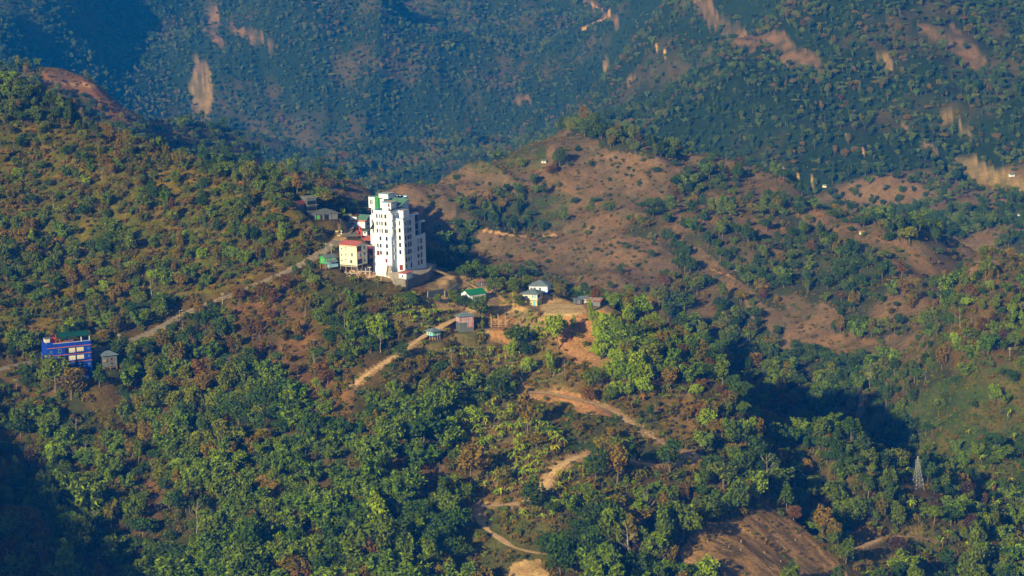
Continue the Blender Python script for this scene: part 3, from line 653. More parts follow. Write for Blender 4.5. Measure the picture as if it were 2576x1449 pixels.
def parapet(poly, z0, z1, t=.18, trim=True, shut=True):
    b = MB(); n = len(poly); tr = MB()
    for i in range(n if shut else n-1):
        a = np.array(poly[i], float); c = np.array(poly[(i+1) % n], float); d = c-a; L_ = np.hypot(*d); d /= L_; nn = (d[1], -d[0])
        obox(b, a, d, nn, 0, L_-.001*i, -t, .004+.001*i, z0+.001, z1, 0); obox(tr, a, d, nn, -.03, L_+.03, -t-.03, .05, z1+.002*(i % 2), z1+.16+.002*(i % 2), 0)
    o = b.obj('parapet', 'white_paint', T)
    if trim: tr.obj('trim', 'blue_trim', o)
parapet(R4(-14.3,-5.5,-1.2,11.0), 24.4, 25.3)
parapet([(-3.6,0),(0,0),(-1.3,10.6)], 21.6, 22.1, shut=False)
parapet([(-1.33,10.62),(-2.2,17.6)], 12.3, 13.2, shut=False)
parapet([(-20,16.24),(-13.6,16.24),(-12.5,18),(-12.6,21),(-14,23.5),(-20,23.5)], 26.8, 28.2)
parapet(R4(-14.2,-8.4,11.02,16.2), 27.2, 27.6)
parapet([(-22,16),(-22,5.6),(-18.5,5.6)], 29.4, 29.7, shut=False)
def roomon(name, a, b, c, d, z0, z1):
    m_ = MB().box(a, b, c, d, z0, z1); o = m_.obj(name, 'white_paint', T); s = MB().box(a-.35, b+.35, c-.35, d+.35, z1+.002, z1+.22); s.obj('roof', 'slab', o)
    t = MB(); f = .36
    for q in ((a-f-.02, b+f+.02, c-f-.04, c-f), (b+f, b+f+.04, c-f, d+f), (a-f-.04, a-f, c-f, d+f)): t.box(*q, z1-.02, z1+.24)
    t.obj('trim', 'blue_trim', o); return o
ph = roomon('penthouse', -12, -7.3, 1.8, 6, 24.42, 28.4)
roomon('stair_room', -18.2, -13.2, 8, 13, 29.02, 31.0)
door(ph, (-12, 1.8), (1, 0), (0, -1), 3.6, 26.6, .8, 1.5); door(ph, (-12, 1.8), (1, 0), (0, -1), 3.7, 24.5, .7, 1.6)
window(ph, (-7.3, 1.8), (0, 1), (1, 0), 1.8, 27.4, .5, .8)
MB().add([(-16.4,6.6,26.0),(-6.2,6.9,26.2),(-5.2,12.2,28.8),(-16.4,12.2,29.2),(-16.4,6.6,26.1),(-6.2,6.9,26.3),(-5.2,12.2,28.9),(-16.4,12.2,29.3)], [(0,3,2,1),(4,5,6,7),(0,1,5,4),(1,2,6,5),(2,3,7,6),(3,0,4,7)]).obj('canopy', 'green_roof', T)
MB().add([(-14.33,-.9,20.8),(-14.33,4.5,20.8),(-17,4.5,16.6),(-17,-.9,16.6),(-14.33,-.9,20.9),(-14.33,4.5,20.9),(-17,4.5,16.7),(-17,-.9,16.7)], [(0,3,2,1),(4,5,6,7),(0,1,5,4),(1,2,6,5),(2,3,7,6),(3,0,4,7)]).obj('canopy', 'green_roof', T)
MB().box(-18.45, -16.4, 5.3, 5.36, 19.5, 30.2).obj('netting', 'green_net', T)
oM, dM, nM = (-14.3, -1.2), (1, 0), (0, -1)
for zc, cs in ((22.9, (1.6, 3.0, 4.2, 6.1)), (19.7, (1.6, 3.0, 4.2, 6.1)), (16.5, (1.6, 3.0, 4.2, 6.1, 7.0)), (13.3, (3.1, 6.4)), (10.1, (1.6, 3.1, 6.4)), (7.0, (3.1, 6.4))):
    for u in cs: window(T, oM, dM, nM, u, zc, {1.6: .7, 3.0: .45, 4.2: .65, 6.1: .95, 7.0: .45, 3.1: .9, 6.4: 1.0}[u], 1.65, deep=.12, mull=False)
door(T, oM, dM, nM, 5.9, 2.9, 1.0, 1.7); door(T, oM, dM, nM, 1.6, 5.8, 1.3, 2.0)
for zc in (20.2, 17.1, 13.9, 10.8, 7.7): window(T, (-3.6, 0), (1, 0), (0, -1), 1.8, zc, 1.05 if zc < 18 else .6, 1.8, deep=.12, mull=False)
door(T, (-3.6, 0), (1, 0), (0, -1), 2.0, -.1, 1.8, 2.3)
for zc in (22.6, 19.5, 16.4): 
    for u in (.9, 3.0): window(T, (-5.0, -1.16), (0, 1), (1, 0), u, zc, .7, 2.0, deep=.22, glass='skyblue')
for zc in (11.5, 8.4, 5.3): window(T, (-5.5, -1.2), (0, 1), (1, 0), 2.2, zc, .8, 2.0, deep=.22, glass='skyblue')
RW = np.array([-2.2, 17.6]); RL = np.hypot(*RW); dR = RW/RL; nR = (dR[1], -dR[0])
for r_, zc in enumerate((19.8, 16.7, 13.6, 10.5, 7.4, 4.3, 1.3)):
    for c_, t_ in enumerate((1.5, 4.1, 6.0, 9.3, 12.6, 15.4)):
        if t_ > 9 and zc > 12: continue
        if r_ == 6 and c_ in (1,): continue
        wd = (1.5, 1.0, 1.7, 2.1, 1.6, 1.8)[(c_+r_) % 6]; window(T, (0, 0), dR, nR, t_, zc, wd, 2.2 if (r_+c_) % 3 else 1.7, deep=.30, fw=.16, mull=False)
for zc in (18.3, 15.2, 12.1, 9.0, 5.9, 2.8):
    b = MB(); obox(b, (0, 0), dR, nR, .1, 10.4 if zc > 12.3 else 17.6, -.02, .14, zc, zc+.16); b.obj('ledge', 'white_paint', T)
for u in (.25, 10.5):
    b = MB(); obox(b, (0, 0), dR, nR, u-.16, u+.16, -.02, .2, -2, 21.5 if u < 5 else 12.2); b.obj('pillar', 'white_paint', T)
for zc, u in ((27.6, 1.0), (27.6, 1.9)): window(T, (-22, 5.6), (1, 0), (0, -1), u, zc, .5, 2.0)
for zc, u in ((23.4, 1.2), (23.4, 2.2), (19, 1.2), (19, 2.4), (15, 1.6)): window(T, (-21.8, 5.9 if zc < 22 else 6.3), (1, 0), (0, -1), u, zc, .6, 1.7)
for z0_, z1_, q0_, q1_ in ((12.6, 14.9, .3, 6.1), (15.2, 18.0, .3, 6.1), (18.3, 21.6, .3, 6.1)):  # flat dark sheets over the set-back right walls of the tower
    b = MB(); obox(b, (-4.0, 11.05), (0, 1), (1, 0), q0_, q1_, -.02, .03, z0_, z1_); b.obj('dark_panel', 'glass', T)
b = MB(); obox(b, (-2.35, 16.3), (0, 1), (1, 0), .1, 3.0, -.02, .03, 13.4, 18.2); b.obj('dark_panel', 'glass', T)
def tank(x, y, z, label, par=T, r=.62, h=1.35):
    m_ = MB().lathe([(r,0),(r*1.03,.08),(r,.16),(r,h*.45),(r*1.03,h*.5),(r,h*.55),(r,h*.85),(r*.45,h),(r*.3,h),(r*.3,h+.1)], (0,0,0), 14)
    o = m_.obj('water_tank', 'tank'); o.matrix_world = par.matrix_world @ Matrix.Translation((x, y, z)); tag(o, label, 'water tank', 'black water tanks on the tower roofs')
for i, (x, y) in enumerate([(-6.6,-.1),(-6.5,1.3),(-6.4,3.3),(-6.3,4.9),(-6.2,6.4)]): tank(x, y, 24.42, ['frontmost', 'second from the front', 'middle', 'second from the back', 'rearmost'][i]+' black water tank along the tower parapet')
for i, (x, y) in enumerate([(-19,18.2),(-17.4,18.6),(-15.8,19),(-14.2,19.4)]): tank(x, y, 26.82, ['leftmost', 'second from left', 'second from right', 'rightmost'][i]+' large black tank on the highest tower deck', r=.8, h=2.1)
# ---- terrace, fence, guard house, stairs
def xv(X, V): c, s = math.cos(-losK), math.sin(-losK); return (K[0]+X*c-V*s, K[1]+X*s+V*c)
Tt = empty('terrace', bframe(K), 'grey concrete terrace with a high retaining wall below the white tower', 'terrace')
ring = [(-7,-2.5,-.6),(-5.0,-11,-2.2),(.2,-13.4,-2.4),(10,6.6,-2.4),(13.6,26,-2.2),(9.5,31,-2),(7,17,-1.6),(0,-.4,-.15)]
b = MB(); b.add([(x,y,z) for x, y, z in ring]+[(x,y,z-1.0) for x, y, z in ring], [(0,1,2,7),(7,2,3,6),(6,3,4,5)]+[((i+1) % 8, i, 8+i, 8+(i+1) % 8) for i in range(8)]); b.obj('paving', 'slab', Tt)
b = MB(); wr = ring[1:6]
for i in range(len(wr)-1):
    a = np.array(wr[i][:2]); c = np.array(wr[i+1][:2]); d = c-a; L_ = np.hypot(*d); d = d/L_; n_ = (d[1], -d[0])
    obox(b, a, d, n_, 0, L_+.1, -.15, .25, -9, wr[i][2]+.25+.01*i, 0)
    for k in range(int(L_/2.6)): obox(b, a, d, n_, 1+k*2.6, 1.3+k*2.6, .2, .45, -9, wr[i][2]+.1, 0)
b.obj('retaining_wall', 'concrete_dark', Tt)
b = MB()
for i in range(len(wr)-1):
    a = np.array(wr[i]); c = np.array(wr[i+1]); n_ = max(2, int(np.hypot(*(c-a)[:2])/1.6))
    for k in range(n_):
        q = a+(c-a)*k/n_; b.box(q[0]-.04, q[0]+.04, q[1]-.04, q[1]+.04, q[2]+.2, q[2]+1.4)
    for zz in (.6, 1.0, 1.38): b.tube([(a[0], a[1], a[2]+zz), (c[0], c[1], c[2]+zz)], .03, 4)
f_ = b.obj('fence', 'concrete_dark'); f_.matrix_world = Tt.matrix_world.copy(); tag(f_, 'thin railing along the outer edge of the tower terrace', 'fence')
gp = loc2w(K, losK, .4, -8.6, -2.3)
house('guard_house', 'small white guard house with red roof on the terrace', 'hut', gp, -36, 3.9, 4.4, 2.4, 'white_paint', 'shed', 'red_roof', rise=.5, over=.25, base=.15, wins=[('F', .5, 1.3, .65, .9), ('R', .35, 1.3, .5, .8)], stilts=None)
st = empty('stairs', bframe(loc2w(K, losK, -6.6, -1.2, -.5), -10), 'weathered concrete stairs climbing to the tower side door', 'stairs')
for side in (-.9, .9): MB().add([(side-.1,-2.2,-1.2),(side+.1,-2.2,-1.2),(side+.1,2.4,2.6),(side-.1,2.4,2.6),(side-.1,-2.2,-.4),(side+.1,-2.2,-.4),(side+.1,2.4,3.4),(side-.1,2.4,3.4)], [(0,3,2,1),(4,5,6,7),(0,1,5,4),(1,2,6,5),(2,3,7,6),(3,0,4,7)]).obj('side_wall', 'concrete', st)
b = MB()
for k in range(14): b.box(-.79, .79, -2.2+.33*k, -1.86+.33*k, -1.6+.27*k, -1.0+.27*k)
b.obj('steps', 'concrete', st)
# ---- rubble below
rb = MB(); rs = random.Random(4)
for k in range(520):
    px, py = rs.gauss(948, 20), rs.gauss(684, 9)
    if rs.random() < .3: px, py = rs.gauss(905, 16), rs.gauss(684, 7)
    p = unproj(px, py, 1040); s = rs.uniform(.12, .55); a = rs.uniform(0, 3)
    vs = [(p[0]+s*math.cos(a+q*1.57)*rs.uniform(.7, 1.2), p[1]+s*math.sin(a+q*1.57)*rs.uniform(.7, 1.2), p[2]-.1) for q in range(4)]+[(p[0]+.5*s*math.cos(a+q*1.57), p[1]+.5*s*math.sin(a+q*1.57), p[2]+s*rs.uniform(.5, 1.0)) for q in range(4)]
    rb.add(vs, [(4,5,6,7),(0,1,5,4),(1,2,6,5),(2,3,7,6),(3,0,4,7)])
tag(rb.obj('rubble', 'rubble_mat'), 'pinkish broken rubble spilling below the tower', kind='stuff')
# ---- cream house on columns
p = loc2w(BASE['cream'], math.atan2(*BASE['cream'][:2]), -1.2, 2.2)
Hc = house('apartment_house', 'four storey cream house with red gable roof standing on concrete columns', 'house', p, -38, 9.4, 7.2, 8.6, 'cream', 'gable', 'red_roof', rise=1.5, over=.35, base=4.6,
   wins=[('F', .12, 6.9, .7, .6), ('F', .12, 4.2, .5, .8), ('F', .36, 7.4, .7, .45), ('F', .36, 4.6, .7, .45), ('F', .36, 2.2, .7, .4), ('F', .72, 4.6, .8, 1.4), ('F', .66, 1.6, 1.1, 1.4), ('F', .12, 1.8, .9, .5), ('R', .32, 4.3, 1.1, 1.5), ('R', .74, 4.5, 1.1, 1.4), ('R', .74, 7.2, .9, 1.4), ('R', .72, 1.6, .7, 1.5)],
   bands=[('R', .02, .45, 6.1, 8.3, 'glass'), ('R', .02, .5, .6, 2.6, 'glass'), ('F', .0, 1.0, 8.0, 8.2, 'green_roof')], stilts=(4, 3, 6, 'concrete'), doors=())
MB().box(-4.7, 4.7, -3.6, -3.4, 3.9, 4.3).obj('beam', 'concrete', Hc); MB().box(-4.4, 4.2, -3.35, -3.15, .9, 1.2).obj('beam', 'concrete', Hc)
for k in range(3): MB().box(4.75, 5.3, -3.4+k*.02, -.4, [.5, 3.0, 6.0][k]+4.6, [.58, 3.08, 6.08][k]+4.6).obj('awning', 'red_paint', Hc) if k else None
b = empty('concrete_frame', bframe(loc2w(BASE['cream'], math.atan2(*BASE['cream'][:2]), 3.2, -1.6), -15), 'broken concrete columns and beams beside the cream house', 'ruin')
for x in (-1.4, .6, 2.4): MB().box(x-.18, x+.18, -.2, .16, -2, 3.2+.3*x).obj('column', 'concrete', b)
MB().box(-2.6, 3.2, -.1, .2, 1.6, 1.95).obj('beam', 'concrete', b); MB().box(1.6, 3.3, -.5, .1, 3.4, 3.7).obj('beam', 'concrete', b)
p = loc2w(BASE['brick'], math.atan2(*BASE['brick'][:2]), 0, 2)
Hb = house('brick_house', 'maroon and brick house with open balcony and red gable roof', 'house', p, -38, 5.4, 6.4, 6.2, 'brick', 'gable', 'red_roof', rise=1.3, over=.4, base=2.2,
   wins=[('R', .45, 2.2, .7, 1.6)], bands=[('F', .0, 1, .2, 1.6, 'maroon'), ('F', 0, 1, 1.9, 3.4, 'maroon'), ('F', .1, .9, 4.0, 5.8, 'glass'), ('R', .08, .92, 4.1, 5.9, 'glass')], stilts=(3, 3, 5, 'concrete'))
MB().box(-2.75, 3.2, -3.7, 3.2, 5.7, 5.9).obj('balcony', 'skyblue', Hb)
p = loc2w(BASE['greenhut'], math.atan2(*BASE['greenhut'][:2]), 0, 1.5)
Hg = house('stilt_hut', 'green walled hut with grey-blue tin roof on bamboo stilts', 'hut', p, 28, 5.4, 4.6, 2.7, 'green_paint', 'gable', 'tin_blue', rise=1.0, over=.4, base=2.4, stilts=(4, 3, 3, 'timber'),
   wins=[('F', .2, 1.5, .6, 1.2), ('F', .4, 1.5, .5, 1.2), ('F', .7, 1.6, .6, 1.2), ('F', .85, 1.6, .4, 1.2), ('L', .5, 1.4, .9, 1.0)], bands=[('F', 0, 1, .0, .9, 'skyblue')])
roof_part(Hg, 'shed', 4.6, 1.4, 3.2, .7, .1, 'tin_blue', ox=.6, oy=-3.1, name='porch_roof'); MB().box(-1.6, 2.9, -3.7, -2.4, 1.0, 2.3).obj('porch', 'skyblue', Hg)
# ---- round the saddle
p = loc2w(BASE['bungalow'], math.atan2(*BASE['bungalow'][:2]), -.5, 3)
Hu = house('bungalow', 'white bungalow with flat red-edged roof beside the saddle road', 'house', p, -32, 8.4, 6.5, 3.2, 'white_paint', 'flat', 'slab', rise=.35, over=.45, wins=[('R', .4, 1.7, 1.6, 1.2), ('R', .8, 1.7, 1.2, 1.2)], doors=[('F', .2, 1.6, 2.3)], fascia='red_paint')
roof_part(Hu, 'gable', 5.5, 6.0, 3.6, 1.9, .1, 'green_roof', ox=1.6, oy=1.2, name='upper_roof')
MB().box(-4.2, -.6, -2.6, -2.3, 3.56, 4.9).obj('gable_wall', 'white_paint', Hu)
MB().box(-4.9, -4.25, -3.1, 0.5, 0, 2.6).obj('garage', 'concrete', Hu)
p = BASE['kiosk']; Hk = house('kiosk', 'tiny white kiosk with green roof by the red gate wall', 'kiosk', p, -30, 2.1, 1.9, 1.9, 'white_paint', 'shed', 'green_roof', rise=.4, over=.4, wins=[('F', .5, 1.3, 1.2, .6)])
b = MB(); pl = [unproj(*q) for q in [(880,568),(893,577),(903,588),(911,600),(918,610)]]
for i in range(4):
    a = np.array(pl[i][:2]); c = np.array(pl[i+1][:2]); d = c-a; L_ = np.hypot(*d); d /= L_; zz = min(pl[i][2], pl[i+1][2]); obox(b, a, d, (d[1], -d[0]), 0, L_, -.15, .15, zz-.6, zz+.75+.01*i)
tag(b.obj('boundary_wall', 'red_paint'), 'low curving red wall beside the road bend', 'wall')
for i, (px, py) in enumerate([(905,583),(909,592)]):
    q = unproj(px, py); g2 = MB().box(-.35, .35, -.35, .35, -.5, 2.3); g2.box(-.45, .45, -.45, .45, 2.3, 2.5); o = g2.obj('gate_post', 'red_paint'); o.matrix_world = bframe(q); tag(o, ['rear', 'front'][i]+' square red gate post by the kiosk', 'gate post', 'red gate posts')
def cyl_tree(px, py, hp, label):
    q = unproj(px, py); D = math.hypot(q[0], q[1]); r = empty('conifer', bframe(q), label, 'tree')
    H = hp*D/F0; n = 420; tt = RNG.random(n)**.7; a = RNG.uniform(0, 2*PI, n); rr = (1-tt)*H*.2*RNG.uniform(.6, 1.1, n)+.05
    P = np.stack([np.cos(a)*rr, np.sin(a)*rr, tt*H+.2], 1); N_ = np.stack([np.cos(a), np.sin(a), a*0+.3], 1)
    r_ = RNG.normal(size=(n, 3)); nn = N_*.8+r_*.6; nn /= np.linalg.norm(nn, axis=1)[:, None]; t_ = np.cross(nn, RNG.normal(size=(n, 3))); t_ /= np.linalg.norm(t_, axis=1)[:, None]; b_ = np.cross(nn, t_)
    V = np.stack([P-t_*.3, P-b_*.2, P+t_*.3, P+b_*.2], 1).reshape(-1, 3); link('crown', mesh_np('crown', V, np.arange(4*n).reshape(-1, 4), [M['leaf_dark']], None, RNG.random(n)), r)
    MB().tube([(0,0,-.4),(0,0,H*.6)], [.12,.05], 5).obj('trunk', 'bark', r)
cyl_tree(860.5, 585, 24, 'dark cone-shaped conifer on the road island'); cyl_tree(1060, 645, 26, 'dark narrow conifer behind the right side of the tower')
for i, (px, py) in enumerate([(854,593),(848,582)]):
    q = unproj(px, py); b = empty('planter', bframe(q), ['round yellow planter beside the white cross', 'round yellow planter at the edge of the shade'][i], 'planter', 'yellow planters on the road')
    MB().lathe([(1.0,-.3),(1.1,.35),(.95,.4)], k=14).obj('pot', 'yellow_paint', b); link('plant', BUSHP, b) if 'BUSHP' in globals() else None
q = unproj(858.5, 588); b = MB().box(-.1,.1,-.1,.1,-.3,1.7); b.box(-.55,.55,-.08,.08,1.05,1.25); b.box(-.3,.3,-.3,.3,-.3,.2); o = b.obj('roadside_cross', 'white_paint'); o.matrix_world = bframe(q); tag(o, 'small white stone cross on the road island', 'cross')
# ---- buildings behind the left hill; dark wall and roof colours stand in for its shade
p = loc2w(BASE['shed'], math.atan2(*BASE['shed'][:2]), 0, 2)
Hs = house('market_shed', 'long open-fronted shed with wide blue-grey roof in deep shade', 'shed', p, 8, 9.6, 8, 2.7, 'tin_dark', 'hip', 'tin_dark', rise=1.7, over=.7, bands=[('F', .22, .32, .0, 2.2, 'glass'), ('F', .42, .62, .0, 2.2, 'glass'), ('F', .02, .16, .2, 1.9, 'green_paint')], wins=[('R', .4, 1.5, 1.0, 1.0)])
for x in (-4.9, -1.6, 1.7, 4.9): MB().box(x-.08, x+.08, -4.55, -4.4, -.5, 2.69).obj('post', 'timber', Hs)
p = loc2w(BASE['shade'], math.atan2(*BASE['shade'][:2]), 0, 2)
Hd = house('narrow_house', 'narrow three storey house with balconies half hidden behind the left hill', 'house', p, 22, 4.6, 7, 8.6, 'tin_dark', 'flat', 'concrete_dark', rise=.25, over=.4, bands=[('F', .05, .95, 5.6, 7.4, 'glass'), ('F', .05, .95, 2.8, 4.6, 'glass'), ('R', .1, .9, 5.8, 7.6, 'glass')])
for z_ in (2.6, 5.3): MB().box(-2.3, 2.9, -4.3, -3.51, z_, z_+.14).obj('balcony', 'concrete_dark', Hd)
p = loc2w(BASE['shade'], math.atan2(*BASE['shade'][:2]), -4.4, 1)
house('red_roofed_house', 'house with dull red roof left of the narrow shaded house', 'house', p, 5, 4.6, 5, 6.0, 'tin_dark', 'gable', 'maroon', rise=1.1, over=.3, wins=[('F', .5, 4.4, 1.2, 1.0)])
def car(px, py, yaw, label, mt):
    q = unproj(px, py); r = empty('parked_car', bframe(q, yaw), label, 'car')
    prof = [(-2,.35),(2,.35),(2.05,.85),(1.1,1.0),(.55,1.5),(-1.3,1.55),(-2,1.0)]
    b = MB(); n = len(prof); b.add([(x,-.8,z) for x, z in prof]+[(x,.8,z) for x, z in prof], [tuple(range(n)), tuple(range(2*n-1, n-1, -1))]+[(i, n+i, n+(i+1)%n, (i+1)%n) for i in range(n)]); b.obj('body', mt, r)
    MB().box(-1.2, .5, -.83, .83, 1.03, 1.42).obj('window', 'glass', r)
    for x in (-1.25, 1.25):
        for y in (-.78, .78):
            w_ = MB().lathe([(.32,-.1),(.34,0),(.32,.1)], k=12).obj('wheel', 'rubber', r); w_.matrix_local = Matrix.Translation((x, y, .33)) @ Matrix.Rotation(PI/2, 4, 'X')
car(862, 553, 30, 'dark blue car parked in the shade behind the bare tree', 'car_blue')
def motorbike(px, py, yaw, label):
    q = unproj(px, py); r = empty('motorcycle', bframe(q, yaw), label, 'motorcycle', 'motorcycles at the road bend')
    for x in (-.62, .62):
        w_ = MB().lathe([(.26,-.05),(.3,0),(.26,.05)], k=12).obj('wheel', 'rubber', r); w_.matrix_local = Matrix.Translation((x, 0, .3)) @ Matrix.Rotation(PI/2, 4, 'X')
    b = MB().box(-.35,.3,-.1,.1,.3,.62); b.tube([(.62,0,.3),(.42,0,.95)], .04, 5); b.obj('frame', 'tank', r); MB().box(-.6,.05,-.13,.13,.68,.8).obj('seat', 'rubber', r); MB().box(.08,.35,-.13,.13,.62,.84).obj('fuel_tank', 'red_paint', r); MB().tube([(.38,-.33,1.0),(.42,0,.95),(.38,.33,1.0)], .025, 5).obj('handlebar', 'steel', r)
motorbike(902, 585, 70, 'motorcycle standing behind the other at the road bend'); motorbike(905, 589, 60, 'motorcycle nearest the red boundary wall')
def person(px, py, yaw, label, shirt='cloth', frm=None):
    q = unproj(px, py); r = empty('person', bframe(q, yaw), label, 'person')
    J = [((0,0,.95),.14),((0,0,1.2),.14),((0,0,1.42),.13),((0,0,1.52),.055),((0,-.01,1.62),.095),((0,0,1.72),.08),
         ((.1,0,.86),.085),((.12,-.03,.48),.06),((.13,0,.08),.045),((.13,-.12,.04),.035),((-.1,0,.86),.085),((-.12,.03,.48),.06),((-.13,.02,.08),.045),((-.13,-.1,.04),.035),
         ((.2,0,1.38),.055),((.26,.02,1.12),.04),((.27,-.06,.88),.03),((.27,-.09,.8),.028),((-.2,0,1.38),.055),((-.26,.02,1.12),.04),((-.26,-.08,.9),.03),((-.26,-.12,.82),.028)]
    E = [(0,1),(1,2),(2,3),(3,4),(4,5),(0,6),(6,7),(7,8),(8,9),(0,10),(10,11),(11,12),(12,13),(2,14),(14,15),(15,16),(16,17),(2,18),(18,19),(19,20),(20,21)]
    me = bpy.data.meshes.new('body'); me.from_pydata([j[0] for j in J], E, []); me.materials.append(M['skin']); o = link('body', me, r)
    sk = me.skin_vertices if me.skin_vertices else None
    md = o.modifiers.new('skin', 'SKIN')
    for k, j in enumerate(J): me.skin_vertices[0].data[k].radius = (j[1], j[1]*.8)
    me.skin_vertices[0].data[0].use_root = True; o.modifiers.new('s', 'SUBSURF').levels = 1
    MB().lathe([(.17,.9),(.19,1.1),(.21,1.38),(.1,1.5)], k=10).obj('shirt', shirt, r); MB().lathe([(.02,1.66),(.1,1.68),(.095,1.76),(.03,1.81)], k=10).obj('hair', 'hair', r)
    b = MB(); [b.tube([(s*.1,0,.95),(s*.12,-.02,.5),(s*.13,0,.12)], [.12,.09,.075], 7) for s in (-1, 1)]; b.obj('trousers', 'cloth_dark', r)
person(903.5, 583, 150, 'person in dark clothes standing by the motorcycles', 'cloth_dark'); person(898.5, 600, 20, 'person in red standing at the lower road edge'); person(929.5, 591, 200, 'person in red on the paved yard by the tower'); person(1298, 745, 90, 'person in red outside the blue-roofed house')
# ---- village on the spur
p = loc2w(BASE['rust'], math.atan2(*BASE['rust'][:2]), 0, 1.5); house('tin_hut', 'small hut with patchy rust-red roof behind the dirt road', 'hut', p, 30, 4.2, 3.6, 2.0, 'tin_dark', 'hip', 'tin_rust', rise=1.1, over=.5, doors=[('F', .3, .7, 1.6)])
p = loc2w(BASE['greenroof'], math.atan2(*BASE['greenroof'][:2]), -.3, 2.5)
Hq = house('long_house', 'white house with bright green gable roof beside the dirt road', 'house', p, 34, 8.4, 6.0, 2.6, 'white_paint', 'gable', 'green_roof2', rise=1.8, over=.45, base=.3, wins=[('F', .25, 1.4, .8, 1.2), ('F', .55, 1.4, .8, 1.2), ('L', .5, 1.4, .9, 1.1)], doors=[('F', .8, .8, 1.9)], bands=[('F', 0, 1, 0, .5, 'skyblue'), ('L', 0, 1, 0, .5, 'skyblue')])
MB().box(-4.2, 4.2, -3.0, 3.0, -2.2, .29).obj('plinth', 'skyblue', Hq)
p = BASE['whitehouse']
Hw = house('hip_roof_house', 'white house with broad grey-blue hip roof and blue base, the rear one of two', 'house', p, -12, 8.0, 7.4, 2.5, 'white_paint', 'hip', 'tin_blue', rise=2.0, over=.55, base=.9, wins=[('F', .3, 1.4, .9, 1.1), ('F', .6, 1.4, .9, 1.0)], doors=[('F', .12, .9, 1.9)], group='blue-roofed houses')
MB().box(-3.98, 3.98, -3.68, 3.68, -1.5, .89).obj('plinth', 'blue_paint', Hw)
p = loc2w(BASE['twostorey'], math.atan2(*BASE['twostorey'][:2]), -.2, 2.6)
Ht = house('two_storey_house', 'two storey house with grey-blue hip roof, white above and yellow below', 'house', p, -22, 6.6, 6.2, 2.5, 'curtain', 'hip', 'tin_blue', rise=1.7, over=1.0, base=2.5, wins=[('F', .72, 1.4, 1.0, 1.3), ('R', .75, 1.4, 1.0, 1.3), ('F', .25, 1.3, 1.2, .8)], bands=[('R', .03, .5, .9, 2.3, 'glass'), ('F', .68, .9, .6, 2.1, 'skyblue')], group='blue-roofed houses')
MB().box(-3.0, 3.0, -2.7, 2.9, -1.5, 2.47).obj('lower_wall', 'yellow_paint', Ht); MB().box(-3.3, 3.9, -3.4, -3.102, 2.3, 2.5).obj('balcony', 'concrete', Ht); MB().box(1.2, 2.2, -2.76, -2.69, -.2, 1.9).obj('door', 'blue_trim', Ht); MB().box(3.0, 3.06, -1.8, -.8, -.2, 1.9).obj('door', 'blue_trim', Ht)
p = loc2w(BASE['shack1'], math.atan2(*BASE['shack1'][:2]), 0, 1.4); house('shack', 'small grey shack with blue patched roof at the edge of the yard', 'shack', p, 25, 3.0, 2.4, 1.8, 'tin_dark', 'shed', 'tin_blue', rise=.5, over=.3, doors=[('F', .5, .6, 1.5)], group='shacks at the end of the yard')
p = loc2w(BASE['shack1'], math.atan2(*BASE['shack1'][:2]), 2.5, 3.8); house('shack', 'cream shack with blue roof behind the small grey shack', 'shack', p, 20, 3.6, 3.0, 2.0, 'cream', 'gable', 'tin_blue', rise=.9, over=.4, doors=[('F', .3, .7, 1.5)], group='shacks at the end of the yard')
p = loc2w(BASE['shack2'], math.atan2(*BASE['shack2'][:2]), .5, 2.8); house('shack', 'wider shack with pale rusty roof partly behind the lime trees', 'shack', p, -30, 6.4, 4.4, 2.0, 'tin_dark', 'gable', 'tin_grey', rise=1.3, over=.5, wins=[('F', .3, 1.2, .7, .7)], group='shacks at the end of the yard')
p = loc2w(BASE['red'], math.atan2(*BASE['red'][:2]), 0, 1.8)
Hr = house('tall_house', 'tall narrow house, pink-panelled above and grey corrugated below, under blue hip roof', 'house', p, 22, 6.2, 4.4, 7.4, 'tin_dark', 'hip', 'tin_blue', rise=1.4, over=.55, base=.0, dz=-1.0,
   bands=[('F', 0, 1, 5.0, 7.3, 'pink_panel'), ('L', 0, 1, 5.0, 7.3, 'pink_panel'), ('F', .52, 1, 2.6, 4.9, 'pink_panel')], wins=[('F', .25, 6.1, .8, 1.4), ('F', .5, 6.1, .7, 1.4), ('F', .78, 6.1, .9, 1.3), ('F', .74, 3.9, .8, 1.2), ('L', .3, 6.1, .8, 1.2), ('L', .72, 6.1, .8, 1.2)])
for z_ in (5.0, 7.2): MB().box(-3.16, 3.16, -2.28, -2.2, z_, z_+.1).obj('trim', 'white_paint', Hr)
p = loc2w(BASE['teal'], math.atan2(*BASE['teal'][:2]), 0, 1.5)
house('stilt_hut', 'pale teal hut with grey-blue hip roof on bamboo stilts beside the dirt road', 'hut', p, 38, 4.0, 4.0, 2.0, 'teal_paint', 'hip', 'tin_blue', rise=1.2, over=.75, base=1.7, stilts=(4, 3, 3, 'timber'), wins=[('F', .3, 1.1, .7, .9), ('L', .3, 1.1, .6, .9), ('L', .7, 1.1, .6, .9)], doors=[('F', .7, .6, 1.5)], bands=[('F', 0, 1, 0, .28, 'blue_paint'), ('L', 0, 1, 0, .28, 'blue_paint')])
p = BASE['frame']; fr = empty('building_frame', bframe(loc2w(p, math.atan2(p[0], p[1]), 0, 2), 4), 'unfinished wooden building frame with three tall posts', 'building frame')
for x in (-3.0, 0, 3.0):
    for y in (-1.6, 1.6): MB().box(x-.14, x+.14, y-.14, y+.14, -2.5, 5.2 if y > 0 else 4.6).obj('post', 'timber', fr)
for z_, a, b_ in ((2.2, -4.2, 4.2), (1.2, -4.2, 4.2), (.3, -4.0, 4.0)):
    for y in (-1.85, 1.35): MB().box(a, b_, y, y+.18, z_, z_+.22).obj('beam', 'timber', fr)
